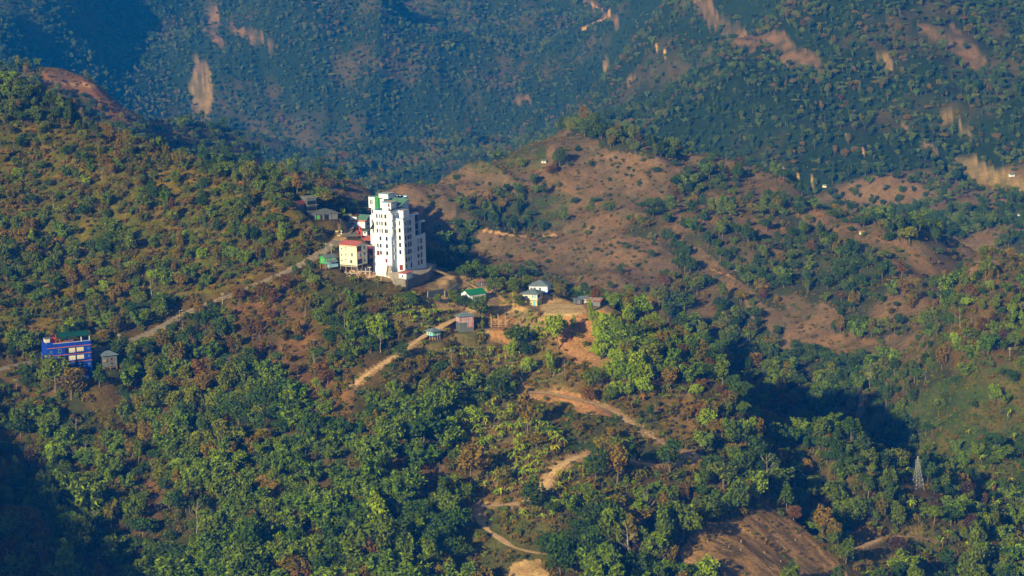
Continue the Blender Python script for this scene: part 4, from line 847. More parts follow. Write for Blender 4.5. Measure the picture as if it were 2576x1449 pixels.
for x in (-4.0, -2, 1.5, 4.0): MB().box(x-.09, x+.09, -1.64, 1.34, 1.44, 1.6).obj('joist', 'timber', fr)
for i, (px0, py0, px1, py1, h_) in enumerate([(1076,748,1116,741,2.6),(1119,748,1153,727,2.4)]):
    a = np.array(unproj(px0, py0)); c = np.array(unproj(px1, py1)); d = c[:2]-a[:2]; L_ = np.hypot(*d); d /= L_; b = MB(); b.add([tuple(v) for v in []], [])
    n_ = (d[1], -d[0]); vs = []
    for u, zz in ((0, a[2]), (L_, c[2])):
        for k in (-.12, .12): vs += [(a[0]+d[0]*u+n_[0]*k, a[1]+d[1]*u+n_[1]*k, zz-1.5), (a[0]+d[0]*u+n_[0]*k, a[1]+d[1]*u+n_[1]*k, zz+h_)]
    b.add(vs, [(0,4,5,1),(2,3,7,6),(1,5,7,3),(0,1,3,2),(4,6,7,5)]); tag(b.obj('block_wall', 'concrete'), ['long grey block wall below the scrub mound', 'sloping grey block wall right of the other, nearer the dirt road'][i], 'wall', 'grey block walls')
# ---- the blue block and its neighbour
bz = BASE['blue']; azb = math.atan2(bz[0], bz[1])
p = loc2w(bz, azb, -8.2, 6.0)
w_, d_, h_ = 18.2, 10.5, 15.6
Bm = bframe(p, 12, -.5); B = empty('apartment_block', Bm, 'five storey deep blue building with pink floor bands and dark green roof', 'building')
MB().box(-w_/2, w_/2, -d_/2, d_/2, -5, h_).obj('wall', 'blue_paint', B)
FC = faces(w_, d_)
for z_ in (8.3, 11.5, 14.7):
    b = MB(); b.box(-w_/2-.06, w_/2+.12, -d_/2-.12, -d_/2-.002, z_, z_+.2); b.box(w_/2+.002, w_/2+.12, -d_/2, d_/2, z_, z_+.2); b.obj('band', 'red_paint', B)
    b = MB(); b.box(-w_/2-.05, w_/2+.1, -d_/2-.10, -d_/2-.002, z_-.16, z_-.002); b.obj('band', 'green_roof', B)
b = MB(); b.box(-w_/2, w_/2, -d_/2+.003, -d_/2+.18, h_+.002, h_+.9); b.box(w_/2-.18, w_/2-.003, -d_/2+.2, d_/2, h_+.002, h_+.88); b.box(-w_/2+.003, -w_/2+.18, -d_/2+.2, d_/2, h_+.002, h_+.88); b.box(-w_/2-.02, w_/2+.02, -d_/2-.02, -d_/2+.2, h_+.9, h_+1.0, 1); b.obj('parapet', ['blue_paint', 'white_paint'], B)
MB().box(-w_/2+.2, w_/2-.2, -d_/2+.2, d_/2-.1, h_+.004, h_+.08).obj('deck', 'deck', B)
b = MB(); nn = 8; vs = []
for i in range(nn+1):
    t = i/nn; y = -3.8+8.2*t; z_ = h_+2.3+1.7*math.sin(PI*(.12+.62*t)); vs += [(-3.6, y, z_), (9.3, y, z_), (-3.6, y, z_+.1), (9.3, y, z_+.1)]
b.add(vs, [f for i in range(nn) for f in ((i*4, i*4+4, i*4+5, i*4+1), (i*4+2, i*4+3, i*4+7, i*4+6), (i*4, i*4+2, i*4+6, i*4+4), (i*4+1, i*4+5, i*4+7, i*4+3))]+[(0,1,3,2)]); b.obj('roof', 'dkgreen_roof', B)
for x, mt in ((-3.3, 'red_paint'), (.8, 'blue_paint'), (5.6, 'white_paint'), (9.0, 'white_paint')):
    for y in (-3.6, 4.2): MB().box(x-.15, x+.15, y-.15, y+.15, h_+.1, h_+2.5 if y < 0 else h_+2.9).obj('post', mt, B)
MB().box(-6.6, -3.8, 1.0, 4.2, h_+.1, h_+2.0).obj('stair_room', 'red_paint', B); MB().box(-8.8, -6.2, -1.0, 3.0, h_+2.3, h_+2.45).obj('small_roof', 'tin_blue', B); MB().box(-8.7, -6.8, -.8, 2.6, h_+.1, h_+2.29).obj('stair_room', 'curtain', B)
MB().box(-w_/2+.01, -w_/2+2.4, -d_/2-.05, -d_/2-.003, h_-1.0, h_+1.7).obj('front_wall', 'blue_paint', B)
o_, dd, nn_ = FC['F']
for z_ in (13.2, 10.0):
    b = MB(); obox(b, o_, dd, nn_, 7.4, 15.2, -.02, .05, z_-1.0, z_+.95, 1); obox(b, o_, dd, nn_, 9.0, 11.6, .05, .08, z_-1.0, z_+.9, 0); obox(b, o_, dd, nn_, 12.2, 15.1, .05, .09, z_-.8, z_+.9, 0); obox(b, o_, dd, nn_, 7.3, 15.4, .05, .75, z_-1.15, z_-1.0, 2)
    for k in range(9): obox(b, o_, dd, nn_, 7.4+k*.95, 7.46+k*.95, .68, .74, z_-1.0, z_-.1, 2)
    b.obj('balcony', ['curtain', 'glass', 'blue_paint'], B)
    window(B, o_, dd, nn_, 9.8, z_-.2, 1.0 if z_ > 12 else 1.9, 1.5, 'curtain'); window(B, o_, dd, nn_, 5.2, z_+.1, 1.1, 1.3, 'skyblue'); window(B, o_, dd, nn_, 1.6, z_, .6, .6, 'skyblue'); window(B, o_, dd, nn_, 17.2, z_+.2, .5, .5, 'skyblue')
for z_, w2 in ((6.6, 4.4), (3.3, 3.8)):
    b = MB(); obox(b, o_, dd, nn_, 7.2, 7.2+w2, -.02, .03, z_-.9, z_+.9, 0); obox(b, o_, dd, nn_, 7.1, 7.3+w2, .03, .5, z_-1.05, z_-.9, 1); b.obj('balcony', ['glass', 'blue_paint'], B)
    window(B, o_, dd, nn_, 14.2, z_+.1, 1.6, .9, 'skyblue'); window(B, o_, dd, nn_, 17.2, z_+.2, .5, .5, 'skyblue')
b = MB(); obox(b, o_, dd, nn_, 14.8, 16.6, -.02, .05, .3, 1.9, 0); b.obj('wall_panel', 'curtain', B); b = MB(); obox(b, o_, dd, nn_, 12.4, 14.6, -.02, .04, .2, 1.7, 0); b.obj('opening', 'glass', B)
for z_ in (2, 5, 8, 11): window(B, FC['R'][0], FC['R'][1], FC['R'][2], 5, z_, 1.2, 1.2, 'skyblue')
p = BASE['tin']
Hn = house('stilt_house', 'two storey grey tin hut with pyramid roof beside the blue building', 'hut', p, 14, 5.8, 4.8, 4.8, 'tin_dark', 'hip', 'tin_blue', rise=1.5, over=.75, base=1.3, stilts=(3, 3, 3, 'timber'), wins=[('F', .62, 3.2, .7, 1.1), ('F', .62, 1.2, .7, 1.1)], frame='pink_panel')
MB().box(-2.9, -1.6, -2.8, -2.42, 3.6, 4.6).obj('balcony', 'timber', Hn)
# ---- poles, masts
def pole(px, py, hp, label, name='utility_pole', cat='utility pole', lamp=False):
    q = unproj(px, py); H = hp*math.hypot(q[0], q[1])/F0; r = empty(name, bframe(q, random.uniform(-30, 30)), label, cat)
    MB().tube([(0,0,-.8),(0,0,H)], [.14,.09], 7).obj('pole', 'concrete' if not lamp else 'steel', r)
    if lamp: MB().box(-.1, 1.2, -.05, .05, H-.15, H-.05).obj('arm', 'steel', r); MB().box(.9, 1.4, -.15, .15, H-.12, H+.02).obj('lamp', 'white_paint', r); MB().box(-.5,.5,-.4,.4,H+.1,H+.16).obj('solar_panel', 'glass', r)
    else:
        for z_ in (H-.5, H-1.1): MB().box(-.9, .9, -.06, .06, z_, z_+.12).obj('crossarm', 'steel', r)
for a in [(452,806,26,'slim street lamp standing beside the paved road','street_lamp','street lamp',True),(882,566,30,'utility pole just right of the bare trunk by the bungalow'),(820,634,25,'utility pole at the roadside above the green hut'),(834,640,28,'utility pole at the roadside left of the cream house'),(2540,908,36,'thin pale pole among trees at the right edge'),(560,765,30,'utility pole beside the middle of the paved road'),(300,862,24,'utility pole behind the grey tin hut'),(1187,745,18,'short pole beside the green-roofed house')]: pole(*a)
def pylon(px, py, hp, label):
    q = unproj(px, py); H = hp*math.hypot(q[0], q[1])/F0; r = empty('steel_pylon', bframe(q, 28), label, 'pylon', 'steel lattice pylons'); wb = H*.135; b = MB()
    def wid(t): return wb*(1-t)**1.15+.16 if t < .62 else .16+wb*(1-t)**1.15
    n = 9; lv = [1-(1-i/n)**1.25 for i in range(n+1)]
    for sx, sy in ((1,1),(1,-1),(-1,1),(-1,-1)):
        b.tube([(sx*wid(t), sy*wid(t), t*H-(.8 if t == 0 else 0)) for t in lv], [.065]*len(lv), 4)
    for i in range(n):
        a, c = wid(lv[i]), wid(lv[i+1]); z0, z1 = lv[i]*H, lv[i+1]*H
        for s in (1, -1):
            b.tube([(-a,s*a,z0),(c,s*c,z1)], .04, 4); b.tube([(a,s*a,z0),(-c,s*c,z1)], .04, 4); b.tube([(s*a,-a,z0),(s*c,c,z1)], .04, 4); b.tube([(s*a,a,z0),(s*c,-c,z1)], .04, 4)
            if i: b.tube([(-a,s*a,z0),(a,s*a,z0)], .06, 4)
    b.obj('lattice', 'steel', r)
    for t in (.72, .8, .88):
        for s in (1, -1):
            m_ = MB(); m_.tube([(0,0,t*H+.3),(s*H*.085,0,t*H)], .08, 4); m_.tube([(0,0,t*H-.1),(s*H*.085,0,t*H)], .08, 4); m_.tube([(s*H*.085,0,t*H),(s*H*.085,0,t*H-.7)], .06, 5); m_.obj('crossarm', 'steel', r)
pylon(2309, 1228, 84, 'nearer and larger of the two steel lattice pylons'); pylon(2166, 1046, 62, 'farther and smaller of the two steel lattice pylons')
# ---- small far huts
for px, py, s, wl, rf, lab in [(182,178,3.6,'skyblue','tin_blue','small blue-roofed hut on top of the far left spur'),(1368,411,4.0,'curtain','tin_blue','small pale hut on the green shoulder below the brown hilltop'),(1645,600,4.6,'tin_dark','tin_blue','small blue-roofed hut at the right edge of the orchard slope'),(2076,472,4.5,'curtain','tin_blue','small pale hut on the far ridge track'),(2168,590,3.6,'cream','timber','small straw coloured hut on the brown right slope'),(2545,445,5,'white_paint','tin_blue','small white farm hut beside the terraced fields'),(2568,546,5,'white_paint','tin_blue','small white hut at the right edge of the frame'),(1865,684,4.0,'tin_dark','tin_blue','grey hut on the track between the wooded slopes'),(1850,682,4.4,'tin_dark','tin_rust','pale-roofed hut on the track left of the grey one'),(1532,190,4,'tin_dark','tin_blue','tiny hut above the far dirt scar'),]:
    q = np.array(unproj(px, py, 1340)); sc_ = s*.8; house('farm_hut', lab, 'hut', q, random.uniform(-40, 40), sc_, sc_*.75, sc_*.42, wl, 'gable', rf, rise=sc_*.24, over=.3, base=.2, group='small huts on the far slopes', wins=[('F', .5, sc_*.2, sc_*.14, sc_*.14)])
# ---- fallen logs and stumps on the logged slope
XL = []
rs = random.Random(21)
def log(px, py, L_, r_, ang, branchy=True):
    q = unproj(px, py); a = ang; P = []
    for i in range(6):
        t = (i/5-.5)*L_; x = q[0]+math.cos(a)*t+rs.gauss(0, .08); y = q[1]+math.sin(a)*t+rs.gauss(0, .08); P.append(Vector((x-q[0], y-q[1], float(ground(x, y))-q[2]+r_+.12)))
    b = MB(); b.tube(P, [r_*(1-.6*i/5) for i in range(6)], 6)
    if branchy:
        for k in range(4):
            s = P[2+k % 4]; a2 = a+rs.choice((-1, 1))*rs.uniform(.5, 1.1); b.tube([s, s+Vector((math.cos(a2), math.sin(a2), rs.uniform(.2, .6)))*rs.uniform(1, 2.4)], [r_*.35, .03], 4)
    o = b.obj('fallen_log', 'log'); o.location = q; tag(o, None, 'log', 'fallen trunks on the cleared slopes'); XL.append((o, ('branchy ' if branchy else 'bare ')+('long' if L_ > 5.5 else 'short')+' fallen trunk', px, py))
n = 0
while n < 30:
    px, py = rs.uniform(1720, 2110), rs.uniform(1300, 1445)
    if inpoly(np.array([px]), np.array([py]), REG['logged'][0])[0]: log(px, py, rs.uniform(2.0, 5.5), rs.uniform(.06, .13), rs.uniform(-1.3, .3), rs.random() < .6); n += 1
for px, py, L_, a in [(1470,905,9,1.2),(1490,880,8,.9),(1500,1000,5,.2),(1440,960,6,-.5),(1530,930,7,1.4),(1430,900,5,.8),(1340,880,4,.3),(1400,945,6,.1),(1480,985,6,-.6),(1350,965,5,.7)]: log(px, py, L_, .11, a)
n = 0
while n < 16:
    px, py = rs.uniform(1740, 2080), rs.uniform(1300, 1440)
    if not inpoly(np.array([px]), np.array([py]), REG['logged'][0])[0]: continue
    q = unproj(px, py); r_ = rs.uniform(.16, .3); b = MB().tube([(0,0,-.3),(0,0,.25),(.03,.02,rs.uniform(.5, .9))], [r_*1.3, r_, r_*.92], 8); o = b.obj('tree_stump', 'log'); o.location = q; tag(o, None, 'stump', 'cut stumps on the logged slope'); XL.append((o, ('thick' if r_ > .23 else 'thin')+' pale cut stump', px, py)); n += 1
# --------PLANTS--------
# ------------------------------------------------------------------ plant meshes
def rnd(a, b, n=None): return RNG.uniform(a, b, n)
def leafquads(P, Nrm, size, asp=1.0):
    n = len(P); r = RNG.normal(size=(n, 3)); nn = Nrm*.8+r*.75; nn /= np.linalg.norm(nn, axis=1)[:, None]
    t = np.cross(nn, RNG.normal(size=(n, 3))); t /= np.linalg.norm(t, axis=1)[:, None]; b = np.cross(nn, t)
    s = (size*rnd(.7, 1.35, n))[:, None]
    V = np.stack([P-t*s*asp, P-b*s*.62+nn*s*.18, P+t*s*asp, P+b*s*.62+nn*s*.18], 1).reshape(-1, 3)
    return V, np.arange(4*n).reshape(-1, 4)
def tube_np(P, R, k=5):
    mb = MB(); mb.tube(P, R, k); return mb
def limbs(seed, H, r0, crown_c, n=4, k=6, lean=.06):
    rr = random.Random(seed); mb = MB()
    top = Vector((rr.uniform(-lean, lean)*H, rr.uniform(-lean, lean)*H, H*.72)); mid = top*.5+Vector((rr.uniform(-.2, .2), rr.uniform(-.2, .2), 0))
    mb.tube([(0, 0, -.6), (0, 0, .3), mid, top], [r0*1.35, r0, r0*.75, r0*.35], k)
    for c in crown_c[:n]:
        t = rr.uniform(.45, .8); s = mid.lerp(top, (t-.45)/.5); c = Vector([float(q) for q in c]); m_ = s.lerp(c, .5)+Vector((0, 0, -.3))
        mb.tube([s, m_, c], [r0*.45, r0*.28, r0*.1], 4)
    return mb
def crown(seed, rx, ry, rz, zc, nl=16, nleaf=1500, size=.42, lobe=.42, gap=.0):
    g_ = np.random.default_rng(seed)
    d = g_.normal(size=(nl, 3)); d /= np.linalg.norm(d, axis=1)[:, None]; d[:, 2] = d[:, 2]*.8+.15
    Lc = d*g_.uniform(.35, .90, nl)[:, None]; Lr = g_.uniform(lobe*.7, lobe*1.25, nl)
    Lc[0] = (0, 0, .1); Lr[0] = .55
    w = Lr**2; w /= w.sum(); li = g_.choice(nl, nleaf, p=w)
    u = g_.normal(size=(nleaf, 3)); u[:, 2] += .35; u /= np.linalg.norm(u, axis=1)[:, None]
    rr = Lr[li]*(g_.uniform(.66, 1.08, nleaf)+(g_.random(nleaf) < .12)*g_.uniform(0, .35, nleaf))*(.85+.3*np.sin(u[:, 0]*5+li)*np.sin(u[:, 1]*5+li*2))
    P = Lc[li]+u*rr[:, None]
    ins = np.zeros(nleaf, bool)
    for k in range(nl):
        ins |= (np.linalg.norm(P-Lc[k], axis=1) < Lr[k]*.66)
    P = P[~ins]; u = u[~ins]; li = li[~ins]
    S = np.array([rx, ry, rz]); P = P*S; P[:, 2] += zc
    lt = g_.uniform(-.25, .25, nl)
    tone = np.clip(.5+lt[li]+g_.uniform(-.28, .28, len(P)), 0, 1)
    V, F = leafquads(P, u, size)
    return V, F, tone, Lc*S+np.array([0, 0, zc])
def treemesh(seed, H=8, rx=3.2, rz=3.0, nl=16, nleaf=1500, size=.42, r0=.22, lobe=.42, low=.0):
    zc = H-rz*.95
    V, F, tone, lc = crown(seed, rx, rx*random.uniform(.85, 1.1), rz, zc, nl, nleaf, size, lobe)
    tr = limbs(seed, H, r0, lc, 5)
    return (V, F, tone), tr
SHAPES = [   # name, arguments
 ('round', dict(H=7.4, rx=3.5, rz=3.3, nl=26, nleaf=2700, size=.33, lobe=.36)),
 ('oval', dict(H=8.9, rx=2.9, rz=4.1, nl=26, nleaf=2500, size=.33, lobe=.36)),
 ('spreading', dict(H=6.6, rx=4.6, rz=2.5, nl=30, nleaf=2700, size=.33, lobe=.28)),
 ('ragged', dict(H=9.2, rx=3.6, rz=4.0, nl=22, nleaf=1700, size=.36, lobe=.24)),
 ('bushy', dict(H=5.9, rx=3.3, rz=3.0, nl=22, nleaf=2300, size=.31, lobe=.34)),
 ('slender', dict(H=10, rx=2.1, rz=4.6, nl=20, nleaf=1700, size=.32, lobe=.38)),
]
COLS = ['dark', 'mid', 'lime', 'olive', 'rust', 'purple']
CROWN = {}; TRUNK = {}; WHOLE = {}
def joinmesh(name, parts, mats):   # parts: (V, F(quads), tone, material index)
    Vs = []; Fs = []; T = []; Mi = []; o = 0
    for V, F, t, mi in parts:
        Vs.append(V); Fs.append(np.asarray(F)+o); o += len(V); T.append(t); Mi.append(np.full(len(F), mi))
    return mesh_np(name, np.concatenate(Vs), np.concatenate(Fs), mats, np.concatenate(Mi), np.concatenate(T))
def mbquads(mb): 
    F = [f if len(f) == 4 else (f+(f[-1],)*(4-len(f)) if len(f) < 4 else f[:4]) for f in mb.f if len(f) in (3, 4)]
    return np.array(mb.v), np.array(F), np.full(len(F), .5)
for si, (sn, kw) in enumerate(SHAPES):
    for rep in range(2):
        (V, F, tone), tr = treemesh(100+si*7+rep*53, **kw)
        tm = tr.mesh('trunk', [M['bark']]); TRUNK[sn, rep] = tm
        q = mbquads(tr)
        for cn in COLS:
            CROWN[sn, rep, cn] = mesh_np('crown', V, F, [M['leaf_'+cn]], None, tone)
            WHOLE[sn, rep, cn] = joinmesh('tree', [(V, F, tone, 0), (q[0], q[1], q[2], 1)], [M['leaf_'+cn], M['bark']])
# bamboo: arching culms with feathery sprays
def bamboo(seed):
    g_ = random.Random(seed); mb = MB(); P = []; N = []
    for k in range(15):
        a = g_.uniform(0, 2*PI); H = g_.uniform(6.5, 11); sp = g_.uniform(1.2, 4.2); pts_ = []
        for t in np.linspace(0, 1, 7):
            r = .5+sp*t**2.4; z = H*(t-.22*t**4); pts_.append((math.cos(a)*r, math.sin(a)*r, z-.4))
        mb.tube(pts_, [.07, .07, .06, .05, .04, .03, .02], 4)
        for j in range(95):
            t = g_.uniform(.3, 1.05)**.8; r = .5+sp*t**2.4; z = H*(t-.22*t**4)
            P.append((math.cos(a)*r+g_.gauss(0, .42), math.sin(a)*r+g_.gauss(0, .42), z-.4+g_.gauss(0, .35))); N.append((math.cos(a)*.5, math.sin(a)*.5, .6))
    V, F = leafquads(np.array(P), np.array(N), .33, 1.5)
    return (V, F, RNG.uniform(0, 1, len(F))), mb
BAM = []
for s in range(4):
    (V, F, t), mb = bamboo(s+5); q = mbquads(mb)
    BAM.append((mesh_np('foliage', V, F, [M['leaf_bamboo']], None, t), mb.mesh('culms', [M['leaf_olive']]), joinmesh('bamboo', [(V, F, t, 0), (q[0], q[1], q[2], 1)], [M['leaf_bamboo'], M['leaf_olive']])))
# banana: a fleshy stem and long bowed leaves, some hanging dry
def banana(seed):
    g_ = random.Random(seed); mb = MB(); ns = g_.choice((1, 2, 2, 3))
    V = []; F = []; T = []; Mi = []
    for s in range(ns):
        ox, oy = (0, 0) if s == 0 else (g_.uniform(-1.1, 1.1), g_.uniform(-1.1, 1.1)); Hs = g_.uniform(1.6, 2.7)
        mb.tube([(ox, oy, -.4), (ox, oy, Hs*.6), (ox+.05, oy, Hs)], [.17, .14, .09], 6)
        nl = g_.randint(7, 9)
        for k in range(nl):
            a = 2*PI*k/nl+g_.uniform(-.35, .35); Ln = g_.uniform(1.9, 2.8); wd = g_.uniform(.24, .34); up = g_.uniform(.45, 1.25); dry = g_.random() < .22
            if dry: up = -.3
            ca, sa = math.cos(a), math.sin(a); b = len(V)
            for i, t in enumerate(np.linspace(0, 1, 6)):
                if dry: r = .15+.5*Ln*.5*t; z = Hs-.2+.2*math.sin(t*PI)-1.3*t*t
                else: r = Ln*(t*math.cos(up)*.8+.25*t*t); z = Hs+Ln*(math.sin(up)*t-1.05*t**2.3*.75)
                w_ = wd*math.sin(PI*(.12+.84*t))*(1 if not dry else .6)
                V += [(ox+ca*r-sa*w_, oy+sa*r+ca*w_, z-.07), (ox+ca*r, oy+sa*r, z), (ox+ca*r+sa*w_, oy+sa*r-ca*w_, z-.07)]
            for i in range(5):
                for j in (0, 1):
                    q = b+i*3+j; F.append((q, q+1, q+4, q+3)); T.append(g_.uniform(.2, .9)); Mi.append(1 if dry else 0)
    q = mbquads(mb)
    V = np.concatenate([np.array(V), q[0]]); F2 = np.concatenate([np.array(F), q[1]+len(V)-len(q[0])])
    return mesh_np('banana_plant', V, F2, [M['leaf_banana'], M['leaf_grass']], Mi+[1]*len(q[1]), T+[.5]*len(q[1]))
BAN = [banana(30+k) for k in range(7)]
BAN_D = [['', 'single-stemmed banana plant', 'twin-stemmed banana plant', 'triple-stemmed banana plant'][random.Random(30+k).choice((1, 2, 2, 3))] for k in range(7)]
# leafless tree
def bare(seed, H=8, r0=.16, nb=9, spread=.5):
    g_ = random.Random(seed); mb = MB(); P = [Vector((0, 0, -.5))]; n = 6
    for i in range(n): P.append(P[-1]+Vector((g_.uniform(-.16, .16), g_.uniform(-.16, .16), 1))*(H/n))
    mb.tube(P, [r0*(1-.8*i/n) for i in range(n+1)], 5)
    for b in range(nb):
        t = g_.uniform(.35, .98); f = t*n; i = int(f); s = P[i].lerp(P[min(i+1, n)], f-i); a = g_.uniform(0, 2*PI); L_ = H*spread*(1.15-t)*g_.uniform(.6, 1.1)+.6
        d = Vector((math.cos(a), math.sin(a), g_.uniform(.35, 1.0))).normalized(); m_ = s+d*L_*.5; e = m_+(d+Vector((0, 0, .35))).normalized()*L_*.5
        mb.tube([s, m_, e], [r0*.42*(1.2-t), r0*.28*(1.2-t), .015], 4)
        for c in range(3):
            a2 = a+g_.uniform(-1, 1); d2 = Vector((math.cos(a2), math.sin(a2), g_.uniform(.3, 1))).normalized(); q = s.lerp(e, g_.uniform(.4, .9))
            mb.tube([q, q+d2*L_*.45], [.03, .012], 3)
    return mb
BARE = [bare(k, H, r, nb, sp).mesh('bare_tree', [M[mm]]) for k, H, r, nb, sp, mm in [(1, 8, .15, 11, .5, 'bark_pale'), (2, 10, .17, 12, .42, 'bark_pale'), (3, 7, .14, 13, .6, 'bark'), (4, 9, .15, 12, .5, 'bark'), (5, 12, .19, 9, .3, 'bark_pale')]]
def shrubmesh(seed, cols, R=1.1, H=1.3, n=230, size=.24, m='leaf_shrub', asp=1.0):
    V, F, t, lc = crown(seed, R, R*.9, H*.62, H*.5, 7, n, size, .5); return mesh_np('bush', V, F, [M[m]], None, t)
BUSH = [shrubmesh(200+k, None, rnd(.9, 1.4), rnd(1.0, 1.9)) for k in range(5)]+[shrubmesh(220+k, None, 1.2, 1.2, 220, .26, 'leaf_mid') for k in range(2)]+[shrubmesh(230+k, None, 1.3, .9, 200, .28, 'leaf_grass') for k in range(3)]
def tuft(seed, n=70, H=1.5):
    g_ = np.random.default_rng(seed); a = g_.uniform(0, 2*PI, n); r = g_.uniform(0, .55, n); l = g_.uniform(.5, 1, n)*H; s = g_.uniform(.1, .7, n)
    b = np.stack([np.cos(a)*r, np.sin(a)*r, np.zeros(n)-.1], 1); e = b+np.stack([np.cos(a)*s*l, np.sin(a)*s*l, l], 1); w_ = np.stack([-np.sin(a), np.cos(a), a*0], 1)*.07
    V = np.stack([b-w_, b+w_, e+w_*.3, e-w_*.3], 1).reshape(-1, 3); return mesh_np('tuft', V, np.arange(4*n).reshape(-1, 4), [M['leaf_grass']], None, g_.uniform(0, 1, n))
TUFT = [tuft(k) for k in range(3)]
ORCH = [mesh_np('crown', *crown(300+k, 1.0, 1.0, .85, .95, 10, 520, .16, .5)[:2], [M['leaf_dark']], None, crown(300+k, 1.0, 1.0, .85, .95, 10, 520, .16, .5)[2]) for k in range(3)]
# ------------------------------------------------------------------ where plants may not stand
CLEAR = [(p[0], p[1], r) for p, r in [(BASE['blue'], 12), (BASE['tin'], 4), (BASE['cream'], 8), (BASE['brick'], 5), (BASE['greenhut'], 4.5), (BASE['bungalow'], 9), (BASE['kiosk'], 3), (BASE['shed'], 10), (BASE['shade'], 7),
   (BASE['rust'], 4), (BASE['greenroof'], 7), (BASE['whitehouse'], 7), (BASE['twostorey'], 7), (BASE['red'], 5), (BASE['teal'], 4.5), (BASE['shack1'], 3), (BASE['shack2'], 5), (BASE['frame'], 6), (BASE['field'], 9)]]
_p = unproj(1890, 1390); CLEAR.append((_p[0], _p[1], 13))
for _q in ((2309, 1228), (2166, 1046)):
    _p = unproj(*_q); CLEAR.append((_p[0], _p[1], 4.5))
kk = loc2w(K, losK, 0, 8); CLEAR.append((kk[0], kk[1], 21)); kk = loc2w(K, losK, 3, -6); CLEAR.append((kk[0], kk[1], 11)); kk = loc2w(K, losK, 8, 16); CLEAR.append((kk[0], kk[1], 20)); kk = loc2w(K, losK, -16, 18); CLEAR.append((kk[0], kk[1], 18))
kk = np.array(unproj(893, 585)); CLEAR.append((kk[0], kk[1], 16)); kk = np.array(unproj(870, 570)); CLEAR.append((kk[0], kk[1], 10))
RPALL = np.concatenate([Q[:, :2] for k, Q in RP.items()]); RPW = np.concatenate([np.full(len(Q), ROADS[k][0]/2) for k, Q in RP.items()]); 
RPK = np.concatenate([np.full(len(Q), .42 if k == 'paved' else 1.0) for k, Q in RP.items()])
RPG = np.concatenate([Q[:, :2]/np.hypot(Q[:, 0], Q[:, 1])[:, None] for k, Q in RP.items()])
def blocked(x, y, hgt=3.0, rad=1.5):
    """true where a plant would stand on a road or building, or hide one from the viewer's side"""
    b = np.zeros(len(x), bool); h = np.hypot(x, y); az = np.arctan2(x, y)
    for cx, cy, r in CLEAR:
        hc = math.hypot(cx, cy); ac = math.atan2(cx, cy); reach = hgt*3.2
        b |= np.hypot(x-cx, y-cy) < r+rad
        b |= (np.abs(az-ac)*h < r*.8+rad*.7) & (h < hc) & (h > hc-r-reach)
    for i in range(0, len(x), 4000):
        s = slice(i, i+4000); dx = x[s][:, None]-RPALL[None, :, 0]; dy = y[s][:, None]-RPALL[None, :, 1]
        lat = np.abs(dx*RPG[None, :, 1]-dy*RPG[None, :, 0]); lon = -(dx*RPG[None, :, 0]+dy*RPG[None, :, 1])   # lon > 0: in front of the road
        hh_ = np.broadcast_to(np.asarray(hgt, float), x.shape)[s][:, None]; rr_ = np.broadcast_to(np.asarray(rad, float), x.shape)[s][:, None]
        b[s] |= ((np.hypot(lat, lon) < RPW[None, :]+rr_*.8+.4) | ((lat < rr_*.95*RPK[None, :]) & (lon > 0) & (lon < hh_*3.4*RPK[None, :]))).any(1)
    return b
def scatter(h0, h1, cell, amax=13.4):
    n = int((h1**2-h0**2)*amax*D2R/cell**2)
    a = RNG.uniform(-amax*D2R, amax*D2R, n); h = np.sqrt(RNG.uniform(h0*h0, h1*h1, n))
    x = h*np.sin(a); y = h*np.cos(a)
    # thin out points closer than ~0.62 of a cell, with a hash grid
    kx = np.floor(x/(cell*.8)).astype(int); ky = np.floor(y/(cell*.8)).astype(int)
    _, u = np.unique(kx*1000003+ky, return_index=True)
    return x[u], y[u]
TREES = []   # dicts: x y z kind shape rep scale rot
def cls(x, y):
    z = ground(x, y); r, px, py, h = cover(x, y, z); return z, r, px, py, h
def probs(r, h, base):
    p = np.full(len(h), base)
    for k, v in [('hill', .80), ('litter', .55), ('sparse', .22), ('slopegrass', .10), ('grassgreen', .16), ('vill', .30), ('banana', .04), ('yard', 0), ('field', 0), ('redsoil', .0), ('logged', .03), ('clear', .11), ('clear2', .36), ('green_far', .12), ('spur', .15), ('brownfar', .10), ('scar', .01), ('paddy', .05)]:
        p[r[k]] = v
    return p
SN = [s[0] for s in SHAPES]
def pick(keys, w): w = np.array(w, float); return keys[RNG.choice(len(keys), p=w/w.sum())]
def cpick(w, u):
    u = abs(u); u = 2-u if u > 1 else u; o = (0, 1, 3, 4, 2, 5); w = np.array(w, float)[list(o)]; w = np.cumsum(w/w.sum()); return COLS[o[min(int(np.searchsorted(w, min(max(u, 0), .999))), 5)]]
